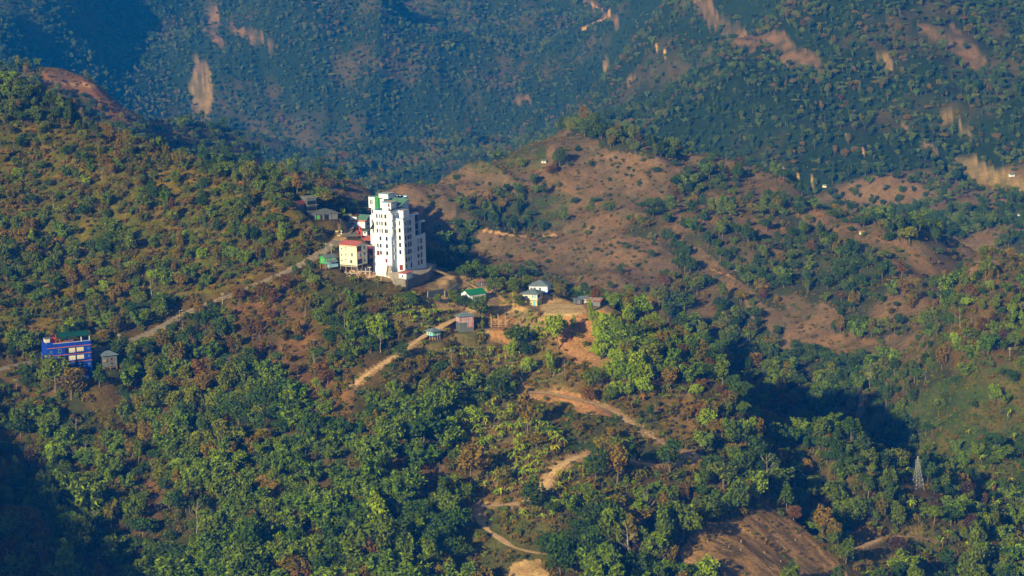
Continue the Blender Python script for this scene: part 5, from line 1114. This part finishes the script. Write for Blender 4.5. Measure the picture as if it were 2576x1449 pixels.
for (h0, h1, cell, base) in [(868, 1000, 5.2, .98), (1000, 1335, 4.5, .97), (1335, 1800, 5.8, .93), (1800, 4900, 5.9, .99)]:
    x, y = scatter(h0, h1, cell); z, r, px, py, h = cls(x, y); p = probs(r, h, base)
    big = fbm(x/60, y/60, 131, 3); p = p*np.where((h > 1335) & (h < 1800), .35+.65*sstep(.56, .44, big), np.where(h > 1800, .75+.25*sstep(.6, .45, big), 1))
    keep = (RNG.random(len(x)) < p) & (px > -320) & (px < 2900)
    trkm = np.zeros(len(x), bool)
    for k_, pl, w_ in TRK:
        d = segdist(px, py, pl); trkm |= (d < w_+2.5)
    keep &= ~trkm
    x, y, z, px, py, h = (q[keep] for q in (x, y, z, px, py, h)); r = {k: v[keep] for k, v in r.items()}; big = big[keep]
    big2 = fbm(x/35, y/35, 141, 3); sp = fbm(x/50, y/50, 151, 2)
    sc_ = (.62+.75*RNG.random(len(x))**1.3)*np.where(h < 1335, 1+.45*np.clip((1060-h)/160, 0, 1), 1.0)
    sc_ = np.where(r['hill'], sc_*.72, sc_); sc_ = np.where(r['vill'] | r['sparse'] | r['slopegrass'] | r['litter'], sc_*.8, sc_); sc_ = np.where(r['clear'] | r['spur'], sc_*.6, sc_); sc_ = sc_*(.92-.22*sstep(1700, 2300, h))*(.72+.56*fbm(x/45, y/45, 181, 3))
    if h0 < 1335: bl = blocked(x, y, 7*sc_, 3.0*sc_)
    else: bl = np.zeros(len(x), bool)
    cn_ = fbm(x/np.where(h > 1800, 80, 26), y/np.where(h > 1800, 80, 26), 186, 3)
    for i in np.nonzero(~bl)[0]:
        bm = (380 < px[i] < 1180 and py[i] > 1010 and sp[i] > .47)
        if h[i] < 1335:
            if r['hill'][i]: wts = [.20, .42, .05, .32, .01, 0]
            elif r['litter'][i]: wts = [.1, .12, .02, .26, .50, 0]
            elif px[i] > 1600: wts = [.40, .38, .05, .12, .04, .01]
            else: wts = [.40-.25*(big2[i] > .55), .30+.1*(big2[i] > .55), .04, .14+.1*(big[i] > .52), .015+.03*(big2[i] < .42), .004]
            kind = 'tree'; u = RNG.random()
            if bm and u < .75: kind = 'bamboo'
            elif u < (.22 if big2[i] > .56 else .07): kind = 'bamboo'
            elif u < (.28 if r['litter'][i] else .27 if big2[i] > .56 else .11): kind = 'bare'
        else:
            wts = [.62, .26, 0, .11, .01, 0]; kind = 'bamboo' if RNG.random() < .05 else 'tree'
        col = cpick(wts, .5+(cn_[i]-.5)*(2.6 if h[i] < 1800 else 1.3)+(RNG.random()-.5)*.8); sh = pick(SN, [.24, .18, .2, .16, .14, .08] if not r['clear'][i] else [.3, 0, .1, 0, .6, 0])
        TREES.append([x[i], y[i], z[i], kind, sh, int(RNG.integers(2)), col, sc_[i], RNG.uniform(0, 6.28), px[i], py[i], h[i], False])
# trees that stand out in the photo: foot x, foot y, height in frame units, shape, colour
HAND = [(1404,879,92,'ragged','lime'),(1441,840,46,'slender','lime'),(1492,845,72,'slender','lime'),(1503,868,60,'oval','lime'),(1517,880,66,'oval','lime'),(1510,905,48,'bushy','lime'),(1532,892,60,'round','lime'),(1528,850,74,'oval','lime'),(1548,858,62,'ragged','lime'),(1560,880,54,'round','lime'),(1545,915,44,'bushy','lime'),(1538,966,66,'oval','lime'),(1556,950,76,'oval','lime'),(1570,972,62,'round','lime'),(1584,950,84,'slender','lime'),(1592,975,66,'oval','lime'),(1606,955,80,'oval','lime'),(1622,968,64,'round','lime'),(1612,990,46,'bushy','lime'),(1634,940,62,'slender','lime'),(1552,1000,46,'bushy','lime'),(1582,1000,44,'oval','lime'),
 (1579,820,56,'oval','lime'),(1385,944,64,'slender','lime'),(1334,940,42,'bushy','lime'),(1284,908,58,'slender','lime'),(1208,804,56,'round','dark'),(1243,742,46,'round','mid'),(1290,743,44,'round','mid'),(1266,735,40,'oval','mid'),(1172,706,40,'spreading','dark'),(1186,703,34,'round','mid'),(1306,772,32,'round','dark'),(1138,760,30,'round','mid'),(1163,781,38,'spreading','dark'),(1150,765,26,'bushy','mid'),(1038,779,40,'round','dark'),(1052,770,34,'oval','mid'),(1101,764,24,'round','mid'),
 (1472,744,34,'oval','dark'),(1452,742,24,'bushy','lime'),(1536,730,20,'round','dark'),(1403,728,28,'spreading','dark'),(1330,700,24,'round','mid'),(1308,702,24,'slender','mid'),(1350,697,20,'bushy','dark'),(1485,790,40,'slender','lime'),
 (1252,1017,64,'round','dark'),(1327,1095,104,'ragged','olive'),(1030,1120,78,'round','mid'),(1066,1125,80,'spreading','dark'),(990,1100,70,'round','dark'),(1010,905,44,'round','dark'),(1110,960,56,'round','dark'),(1300,880,60,'spreading','dark'),(1322,905,50,'round','dark'),(1500,1213,74,'round','dark'),(1340,1287,84,'oval','dark'),(1545,1380,105,'round','mid'),(1600,1180,60,'ragged','dark'),
 (1686,1190,96,'oval','dark'),(1718,1359,104,'round','mid'),(1778,1318,76,'round','mid'),(1410,1449,104,'round','dark'),(1450,1440,90,'round','mid'),(1380,1400,60,'bushy','dark'),(1490,1330,70,'spreading','dark'),(1188,1233,140,'ragged','olive'),(1820,1230,72,'round','mid'),(1790,1200,60,'round','dark'),(1900,1250,70,'oval','mid'),(1600,1449,60,'oval','rust'),(1530,1449,66,'slender','lime'),(1570,1380,50,'bushy','purple'),(1620,1400,46,'bushy','purple'),
 (1900,1010,60,'spreading','olive'),(1985,1050,70,'spreading','rust'),(2060,1110,66,'oval','mid'),(2100,1290,74,'round','mid'),(2150,1330,80,'oval','mid'),(1480,1010,40,'bushy','rust'),(1105,1110,46,'spreading','rust'),(280,1330,70,'ragged','olive'),(530,1390,90,'round','mid'),(620,1330,80,'oval','mid'),(140,985,100,'ragged','mid'),(180,1000,80,'round','olive'),(250,975,60,'oval','dark'),(300,905,52,'round','dark'),(335,915,56,'ragged','mid'),(390,960,64,'round','mid'),(2258,1400,50,'round','purple'),(950,722,30,'slender','mid'),(1003,735,20,'bushy','olive')]
HT = {s[0]: s[1]['H'] for s in SHAPES}
for px, py, hp, sh, col in HAND:
    p = unproj(px, py); D = math.sqrt(p[0]**2+p[1]**2+p[2]**2)
    TREES.append([p[0], p[1], p[2], 'tree', sh, int(RNG.integers(2)), col, hp/F0*D/HT[sh], RNG.uniform(0, 6.28), px, py, math.hypot(p[0], p[1]), True])
hx = np.array([(t[0], t[1], t[7]) for t in TREES if t[12]])
TREES = [t for t in TREES if t[12] or t[11] > 1335 or np.min(np.hypot(hx[:, 0]-t[0], hx[:, 1]-t[1])-hx[:, 2]*2.2) > 0]
n_tr = len(TREES)
tx = np.array([t[0] for t in TREES]); ty = np.array([t[1] for t in TREES]); tpx = np.array([t[9] for t in TREES]); tpy = np.array([t[10] for t in TREES]); tsc = np.array([t[7] for t in TREES]); th_ = np.array([t[11] for t in TREES])
vis = visible(tx, ty, tsc*6.5) & (tpx > -10) & (tpx < 2586) & (tpy > 10) & (tpy < 1500)
indiv = set()
for kind, cap in (('tree', 296), ('bamboo', 90), ('bare', 90)):
    c_ = [i for i in range(n_tr) if TREES[i][3] == kind and vis[i] and TREES[i][11] < 1335]
    dark_corner = lambda t: t[9] < 430*(t[10]-1060)/389
    c_.sort(key=lambda i: -(99 if TREES[i][12] else (TREES[i][7]*HT[TREES[i][4]]/TREES[i][11]*(.5 if dark_corner(TREES[i]) else 1))))
    indiv |= set(c_[:cap])
# ------------------------------------------------------------------ labels that single plants out: the nearest landmark, the side of it and the rank on that side
LM = [('the blue apartment block', 170, 900), ('the grey tin hut', 270, 905), ('the steep bend of the paved road', 380, 840), ('the paved road', 520, 760), ('the upper paved road', 660, 705), ('the crest of the left hill', 250, 320), ('the middle of the left hill', 350, 600), ('the right end of the left hill', 740, 560),
      ('the green stilt hut', 826, 655), ('the cream house', 885, 630), ('the white tower', 1000, 600), ('the guard house', 1010, 692), ('the green-roofed house', 1197, 742), ('the twin blue-roofed houses', 1345, 730), ('the bare yard', 1420, 775), ('the tin shacks', 1480, 757), ('the tall pink-walled house', 1167, 810), ('the teal stilt hut', 1092, 840), ('the unfinished frame', 1254, 810), ('the clearing where the dirt road ends', 915, 960),
      ('the reddish slope', 1460, 870), ('the ridge crest', 1700, 860), ('the upper dirt track', 1450, 1005), ('the end of the upper track', 1640, 1100), ('the left hairpin bend', 1205, 1270), ('the right hairpin bend', 1430, 1150), ('the lowest dirt track', 1290, 1370), ('the banana grove', 1280, 1080), ('the logged slope', 1900, 1370), ('the near steel pylon', 2309, 1200), ('the far steel pylon', 2160, 1040), ('the small lower track', 2250, 1360),
      ('the shaded corner', 250, 1290), ('the bamboo thicket', 700, 1350), ('the brown gully', 790, 1250), ('the middle of the lower forest', 600, 1100), ('the forest below the dirt clearing', 900, 1060), ('the lower right slope', 2480, 1330), ('the shaded side of the ridge', 2050, 1130), ('the orchard hillside', 1550, 640), ('the brown hilltop', 1430, 400)]
ORD = ['nearest', 'second nearest', 'third nearest', 'fourth nearest', 'fifth nearest', 'sixth nearest', 'seventh nearest', 'eighth nearest', 'ninth nearest', 'tenth nearest']
def ordw(n):
    n += 1
    return ORD[n-1] if n <= 10 else '%d%s nearest' % (n, 'th' if n in (11, 12, 13) or n % 10 not in (1, 2, 3) else {1: 'st', 2: 'nd', 3: 'rd'}[n % 10])
def label_all(items):    # items: [(object, description, px, py)]
    b = {}
    for o, desc, px, py in items:
        nm, lx, ly = min(LM, key=lambda l: (l[1]-px)**2+((l[2]-py)*1.4)**2)
        dx, dy = px-lx, py-ly; side = ('right of' if dx > 0 else 'left of') if abs(dx) > abs(dy)*1.1 else ('below' if dy > 0 else 'above')
        b.setdefault((desc, side, nm), []).append((math.hypot(dx, dy), o))
    for (desc, side, nm), l in b.items():
        l.sort(key=lambda q: q[0])
        for n, (_, o) in enumerate(l):
            o['label'] = f'{desc} {side} {nm}' if len(l) == 1 else f'{desc}, {ordw(n)} {side} {nm}'
LBL = list(XL)
CD = {'dark': 'dark green', 'mid': 'green', 'lime': 'bright lime green', 'olive': 'yellowish olive', 'rust': 'rusty brown', 'purple': 'dark purplish'}
SD_ = {'round': 'round-crowned tree', 'oval': 'oval-crowned tree', 'spreading': 'broad spreading tree', 'ragged': 'tall ragged tree', 'bushy': 'low bushy tree', 'slender': 'slender tree'}
def place(o, x, y, z, rot, s):
    o.location = (x, y, z); o.rotation_euler = (RNG.uniform(-.08, .08), RNG.uniform(-.08, .08), rot); o.scale = (s*RNG.uniform(.82, 1.15), s*RNG.uniform(.82, 1.15), s*RNG.uniform(.9, 1.1))
FOREST = []
for i, t in enumerate(TREES):
    x, y, z, kind, sh, rep, col, s, rot = t[:9]
    if kind == 'tree': me_ = WHOLE[sh, rep, col]
    elif kind == 'bamboo': me_ = BAM[i % 4][2]
    else: me_ = BARE[i % 5]
    if i in indiv:
        if kind == 'tree':
            o = bpy.data.objects.new('broadleaf_tree', None); C.objects.link(o); tag(o, None, 'tree', 'trees of the near hillsides')
            link('crown', CROWN[sh, rep, col], o); link('trunk', TRUNK[sh, rep], o); LBL.append((o, ('large ' if s > 1.15 else '')+CD[col]+' '+SD_[sh], t[9], t[10]))
        elif kind == 'bamboo':
            o = bpy.data.objects.new('bamboo_clump', None); C.objects.link(o); tag(o, None, 'bamboo', 'bamboo clumps of the near hillsides')
            link('foliage', BAM[i % 4][0], o); link('culms', BAM[i % 4][1], o); LBL.append((o, ('large ' if s > 1.1 else 'small ')+'bamboo clump', t[9], t[10]-8))
        else:
            o = link('bare_tree', me_); tag(o, None, 'bare tree', 'leafless trees of the near hillsides'); LBL.append((o, ['pale', 'tall pale', 'dark', 'grey', 'tall thin pale'][i % 5]+' leafless tree', t[9], t[10]))
        place(o, x, y, z-.1, rot, s)
    else:
        FOREST.append((x, y, z-.1, rot, s, me_.name))
# ------------------------------------------------------------------ masses: points that carry plant meshes
def mass(name, label, rows, cat=None):
    names = sorted({r[5] for r in rows}); col = bpy.data.collections.new(name+'_kinds')
    for k, nme in enumerate(names):
        col.objects.link(bpy.data.objects.new('%s_kind_%03d' % (name, k), bpy.data.meshes[nme]))
    ix = {nme: k for k, nme in enumerate(names)}
    me = bpy.data.meshes.new(name); me.vertices.add(len(rows)); me.vertices.foreach_set('co', np.array([r[:3] for r in rows], np.float32).ravel())
    for an, ty_, vals in (('rot', 'FLOAT', [r[3] for r in rows]), ('kind_index', 'INT', [ix[r[5]] for r in rows])):
        a = me.attributes.new(an, ty_, 'POINT'); a.data.foreach_set('value', vals)
    a = me.attributes.new('siz', 'FLOAT_VECTOR', 'POINT'); a.data.foreach_set('vector', (np.array([r[4] for r in rows])[:, None]*RNG.uniform((.75, .75, .8), (1.3, 1.3, 1.2), (len(rows), 3))).astype(np.float32).ravel())
    o = link(name, me); tag(o, label, None, kind='stuff')
    ng = bpy.data.node_groups.new(name, 'GeometryNodeTree'); ng.interface.new_socket('Geometry', in_out='INPUT', socket_type='NodeSocketGeometry'); ng.interface.new_socket('Geometry', in_out='OUTPUT', socket_type='NodeSocketGeometry')
    N = ng.nodes; Lk = ng.links; gi = N.new('NodeGroupInput'); go = N.new('NodeGroupOutput'); ci = N.new('GeometryNodeCollectionInfo'); ci.inputs['Collection'].default_value = col
    ci.inputs['Separate Children'].default_value = True; ci.inputs['Reset Children'].default_value = True
    ip = N.new('GeometryNodeInstanceOnPoints'); ip.inputs['Pick Instance'].default_value = True
    def at(nm_, ty_):
        a = N.new('GeometryNodeInputNamedAttribute'); a.data_type = ty_; a.inputs['Name'].default_value = nm_; return a.outputs['Attribute']
    cx = N.new('ShaderNodeCombineXYZ'); Lk.new(at('rot', 'FLOAT'), cx.inputs['Z'])
    Lk.new(gi.outputs[0], ip.inputs['Points']); Lk.new(ci.outputs[0], ip.inputs['Instance']); Lk.new(at('kind_index', 'INT'), ip.inputs['Instance Index'])
    Lk.new(cx.outputs[0], ip.inputs['Rotation']); Lk.new(at('siz', 'FLOAT_VECTOR'), ip.inputs['Scale']); Lk.new(ip.outputs[0], go.inputs[0])
    md = o.modifiers.new('plants', 'NODES'); md.node_group = ng
    return o
for me_ in bpy.data.meshes: pass
# a rough edge of trees on the shoulder that shades the near left slope
e1 = np.array(unproj(-10, 1075)); e2 = np.array(unproj(405, 1440)); q1 = e1+SD*430; q2 = e2+SD*430
for k in range(420):
    t = RNG.uniform(-.6, 1.6); s = RNG.uniform(-35, 6); d = q2-q1; n_ = np.array([-d[1], d[0]]); n_ /= np.hypot(*n_); n_ = n_ if n_[0] > 0 else -n_
    x, y = q1[0]+d[0]*t+n_[0]*s, q1[1]+d[1]*t+n_[1]*s
    if math.atan2(x, y) < -14*D2R: FOREST.append((x, y, float(ground(x, y)), RNG.uniform(0, 6), RNG.uniform(.5, 1.0), WHOLE[SN[k % 5], 0, 'dark'].name))
mass('forest', 'unbroken forest covering the hillsides', FOREST)
UG = []
x, y = scatter(868, 1335, 2.05); z, r, px, py, h = cls(x, y)
p = np.full(len(x), .55)
for k, v in [('hill', .92), ('litter', .8), ('sparse', .65), ('slopegrass', .8), ('grassgreen', .95), ('banana', .38), ('vill', .42), ('yard', .01), ('field', .0), ('redsoil', .10), ('logged', .42)]: p[r[k]] = v
pat = fbm(x/9, y/9, 161, 3); p = p*np.where(pat > .45, 1.0, .45)
kp = (RNG.random(len(x)) < p) & (px > -150) & (px < 2730) & (py < 1520)
x, y, z, px, py = (q[kp] for q in (x, y, z, px, py)); r = {k: v[kp] for k, v in r.items()}
bl = blocked(x, y, 1.2, .7); pat = fbm(x/16, y/16, 171, 3)
for i in np.nonzero(~bl)[0]:
    u = RNG.random()
    gr = r['logged'][i] or (r['hill'][i] and pat[i] < .52) or r['litter'][i] or (r['slopegrass'][i] and u < .6) or (r['sparse'][i] and u < .4)
    if gr and u < .7: m_ = TUFT[i % 3] if u < .35 else BUSH[7+i % 3]
    elif r['grassgreen'][i] and u < .75: m_ = BUSH[5+i % 2] if u < .5 else TUFT[i % 3]
    else: m_ = BUSH[i % 7]
    s = RNG.uniform(.65, 1.6)*(.8 if r['grassgreen'][i] or r['vill'][i] or r['logged'][i] else 1.1)
    if r['logged'][i]: s *= .6
    UG.append((x[i], y[i], z[i]-.08, RNG.uniform(0, 6.28), s, m_.name))
x, y = scatter(1335, 1950, 3.1); z, r, px, py, h = cls(x, y); kp = (RNG.random(len(x)) < np.where(r['clear'], .50, .75)) & (px > -100) & (px < 2700)
for i in np.nonzero(kp)[0]: UG.append((x[i], y[i], z[i]-.1, RNG.uniform(0, 6.28), RNG.uniform(.35, 1.25)**1.3, (BUSH[RNG.integers(10)] if RNG.random() < .7 else TUFT[RNG.integers(3)]).name))
mass('undergrowth', 'low scrub and dry grass between the trees', UG)
# ------------------------------------------------------------------ banana plants, one by one
GR = []
def inreg(k, px, py): 
    a = np.array([px], float); b_ = np.array([py], float)
    return any(inpoly(a, b_, P)[0] for P in REG[k])
nb = 0; used = []
while nb < 296:
    u = RNG.random()
    if u < .80:
        P = REG['banana'][RNG.choice(3, p=[.42, .47, .11])]; px = RNG.uniform(min(q[0] for q in P), max(q[0] for q in P)); py = RNG.uniform(min(q[1] for q in P), max(q[1] for q in P))
        if not inpoly(np.array([px]), np.array([py]), P)[0]: continue
    elif u < .86: px, py = RNG.uniform(1180, 1400), RNG.uniform(1180, 1320)
    elif u < .92: px, py = RNG.uniform(2250, 2560), RNG.uniform(1050, 1420)
    elif u < .96: px, py = RNG.uniform(1360, 1470), RNG.uniform(1190, 1280)
    else: px, py = RNG.uniform(700, 1160), RNG.uniform(1150, 1400)
    p = unproj(px, py)
    if any((p[0]-q[0])**2+(p[1]-q[1])**2 < 2.2 for q in used): continue
    if blocked(np.array([p[0]]), np.array([p[1]]), 2.2, 1.0)[0]: continue
    used.append(p); o = link('banana_plant', BAN[nb % 7]); place(o, p[0], p[1], p[2]-.1, RNG.uniform(0, 6.28), RNG.uniform(.75, 1.2)*(1.15 if py > 1000 else .95))
    tag(o, None, 'banana plant', 'banana plants on the slopes'); LBL.append((o, ('tall ' if o.scale[0] > 1.0 else 'small ')+BAN_D[nb % 7], px, py-6)); nb += 1
BG = []
for k in range(900):
    u = RNG.random()
    if u < .62:
        P = REG['banana'][RNG.choice(3, p=[.5, .4, .1])]; px = RNG.uniform(min(q[0] for q in P), max(q[0] for q in P)); py = RNG.uniform(min(q[1] for q in P), max(q[1] for q in P))
        if not inpoly(np.array([px]), np.array([py]), P)[0]: continue
    elif u < .82: px, py = RNG.uniform(1040, 1500), RNG.uniform(700, 860)
    else: px, py = RNG.uniform(1130, 1420), RNG.uniform(840, 1300)
    if inreg('field', px, py) or inreg('redsoil', px, py): continue
    p = unproj(px, py)
    if any((p[0]-q[0])**2+(p[1]-q[1])**2 < 2.6 for q in used) or blocked(np.array([p[0]]), np.array([p[1]]), 1.6, .8)[0]: continue
    used.append(p); BG.append((p[0], p[1], p[2]-.1, RNG.uniform(0, 6.28), RNG.uniform(.5, .85), BAN[k % 7].name))
mass('banana_grove', 'smaller banana plants filling the slopes round the village', BG)
# ------------------------------------------------------------------ round orchard trees on the cleared hills beyond
OR = [(985,1060,35),(1090,1105,35),(1160,1080,30),(1240,1120,50),(1215,1090,35),(1305,1130,45),(1350,1150,28),(1390,1155,25),(1010,1150,27),(1145,1205,20),(1195,1285,37),(1350,1265,25),(790,1225,28),(1130,1015,20),(1305,1008,22),(1475,1050,25),(1480,1195,20),(850,930,28),(990,940,17),(2280,372,27),(2325,422,25),(1150,440,25),(1150,395,25),(1085,320,20),(230,500,35),(1575,430,20),(1725,425,18),(1900,230,22),(1110,960,17),(1430,1200,17),(1560,1215,20),(410,540,25),(60,445,20),(140,570,22),(660,650,20),(1440,425,22),(1480,430,15),(860,355,20),(2400,250,28),(500,1000,18)]
def shrub(px, py, rp):
    p = unproj(px, py, 1340); s = rp/F0*math.hypot(p[0], p[1])
    o = bpy.data.objects.new('orchard_tree', None); C.objects.link(o); tag(o, None, 'tree', 'round trees dotting the cleared hills')
    link('crown', ORCH[len(LBL) % 3], o); place(o, p[0], p[1], p[2]-.2, RNG.uniform(0, 6), s); LBL.append((o, 'dark round tree', px, py))
    q = MB().tube([(0, 0, -.3), (0, 0, .7)], [.12, .08], 5).mesh('trunk', [M['bark']]) if 'orch_t' not in globals() else globals()['orch_t']
    globals()['orch_t'] = q; link('trunk', q, o)
for a, b_, rp in OR: shrub(1232.7+a/3.594, 314.5+b_/3.594, rp/3.594*.62)
cnt = 0
while cnt < 95:
    px, py = RNG.uniform(860, 1960), RNG.uniform(340, 790)
    if inreg('clear', px, py) and fbm(np.array([px/60]), np.array([py/60]), 5)[0] > .40: shrub(px, py, RNG.uniform(3.0, 7.0)); cnt += 1
label_all(LBL)
# --------END PLANTS--------
# ------------------------------------------------------------------ air, sky, sun, camera
def haze():
    mb = MB().box(float(gx.min())-60, float(gx.max())+60, -60, 6300, float(Z.min())-1.5, float(Z.max())+20)
    o = mb.obj('haze', []); tag(o, 'thin blue haze filling the valley', 'haze', kind='stuff')
    m = bpy.data.materials.new('haze_air'); m.use_nodes = True; nt = m.node_tree; nt.nodes.clear()
    out = nt.nodes.new('ShaderNodeOutputMaterial'); v = nt.nodes.new('ShaderNodeVolumePrincipled')
    v.inputs['Color'].default_value = (.005, .20, 1, 1); v.inputs['Density'].default_value = HAZE
    v.inputs['Absorption Color'].default_value = (1, 1, 1, 1); v.inputs['Anisotropy'].default_value = 0.0
    for nme in ('Density Attribute', 'Color Attribute', 'Temperature Attribute'):
        if nme in v.inputs: v.inputs[nme].default_value = ''
    nt.links.new(v.outputs[0], out.inputs['Volume']); o.data.materials.clear(); o.data.materials.append(m)
HAZE = 1.5e-4
haze()
w = bpy.data.worlds.new('World'); bpy.context.scene.world = w; w.use_nodes = True
nt = w.node_tree; bg = nt.nodes['Background']; sk = nt.nodes.new('ShaderNodeTexSky'); sk.sky_type = 'NISHITA'; sk.sun_disc = False
sk.sun_elevation = SUN_EL; sk.sun_rotation = PI+SUN_AZ; sk.altitude = 600
nt.links.new(sk.outputs[0], bg.inputs['Color']); bg.inputs['Strength'].default_value = .05
L = bpy.data.lights.new('sun', 'SUN'); L.energy = 5.0; L.angle = math.radians(.55); L.color = (1, .875, .63)
so = bpy.data.objects.new('sun', L); C.objects.link(so)
sv = Vector((-math.sin(SUN_AZ)*math.cos(SUN_EL), -math.cos(SUN_AZ)*math.cos(SUN_EL), math.sin(SUN_EL)))
so.rotation_euler = sv.to_track_quat('Z', 'Y').to_euler(); so.location = (0, 0, 60)
cam = bpy.data.cameras.new('camera'); co = bpy.data.objects.new('camera', cam); C.objects.link(co)
cam.sensor_width = 36; cam.lens = 36*F0/2576; cam.clip_start = 1; cam.clip_end = 12000
co.matrix_world = Matrix.Rotation(math.radians(90)-PITCH, 4, 'X') @ Matrix.Rotation(-ROLL, 4, 'Z')
sc = bpy.context.scene; sc.camera = co
sc.view_settings.view_transform = 'Standard'; sc.view_settings.look = 'None'; sc.view_settings.exposure = .45; sc.view_settings.gamma = 1
sc.render.engine = 'CYCLES'; cy = sc.cycles
cy.max_bounces = 4; cy.diffuse_bounces = 2; cy.glossy_bounces = 1; cy.transmission_bounces = 1; cy.transparent_max_bounces = 4; cy.volume_bounces = 0
cy.use_denoising = True; cy.caustics_reflective = False; cy.caustics_refractive = False; cy.use_adaptive_sampling = True
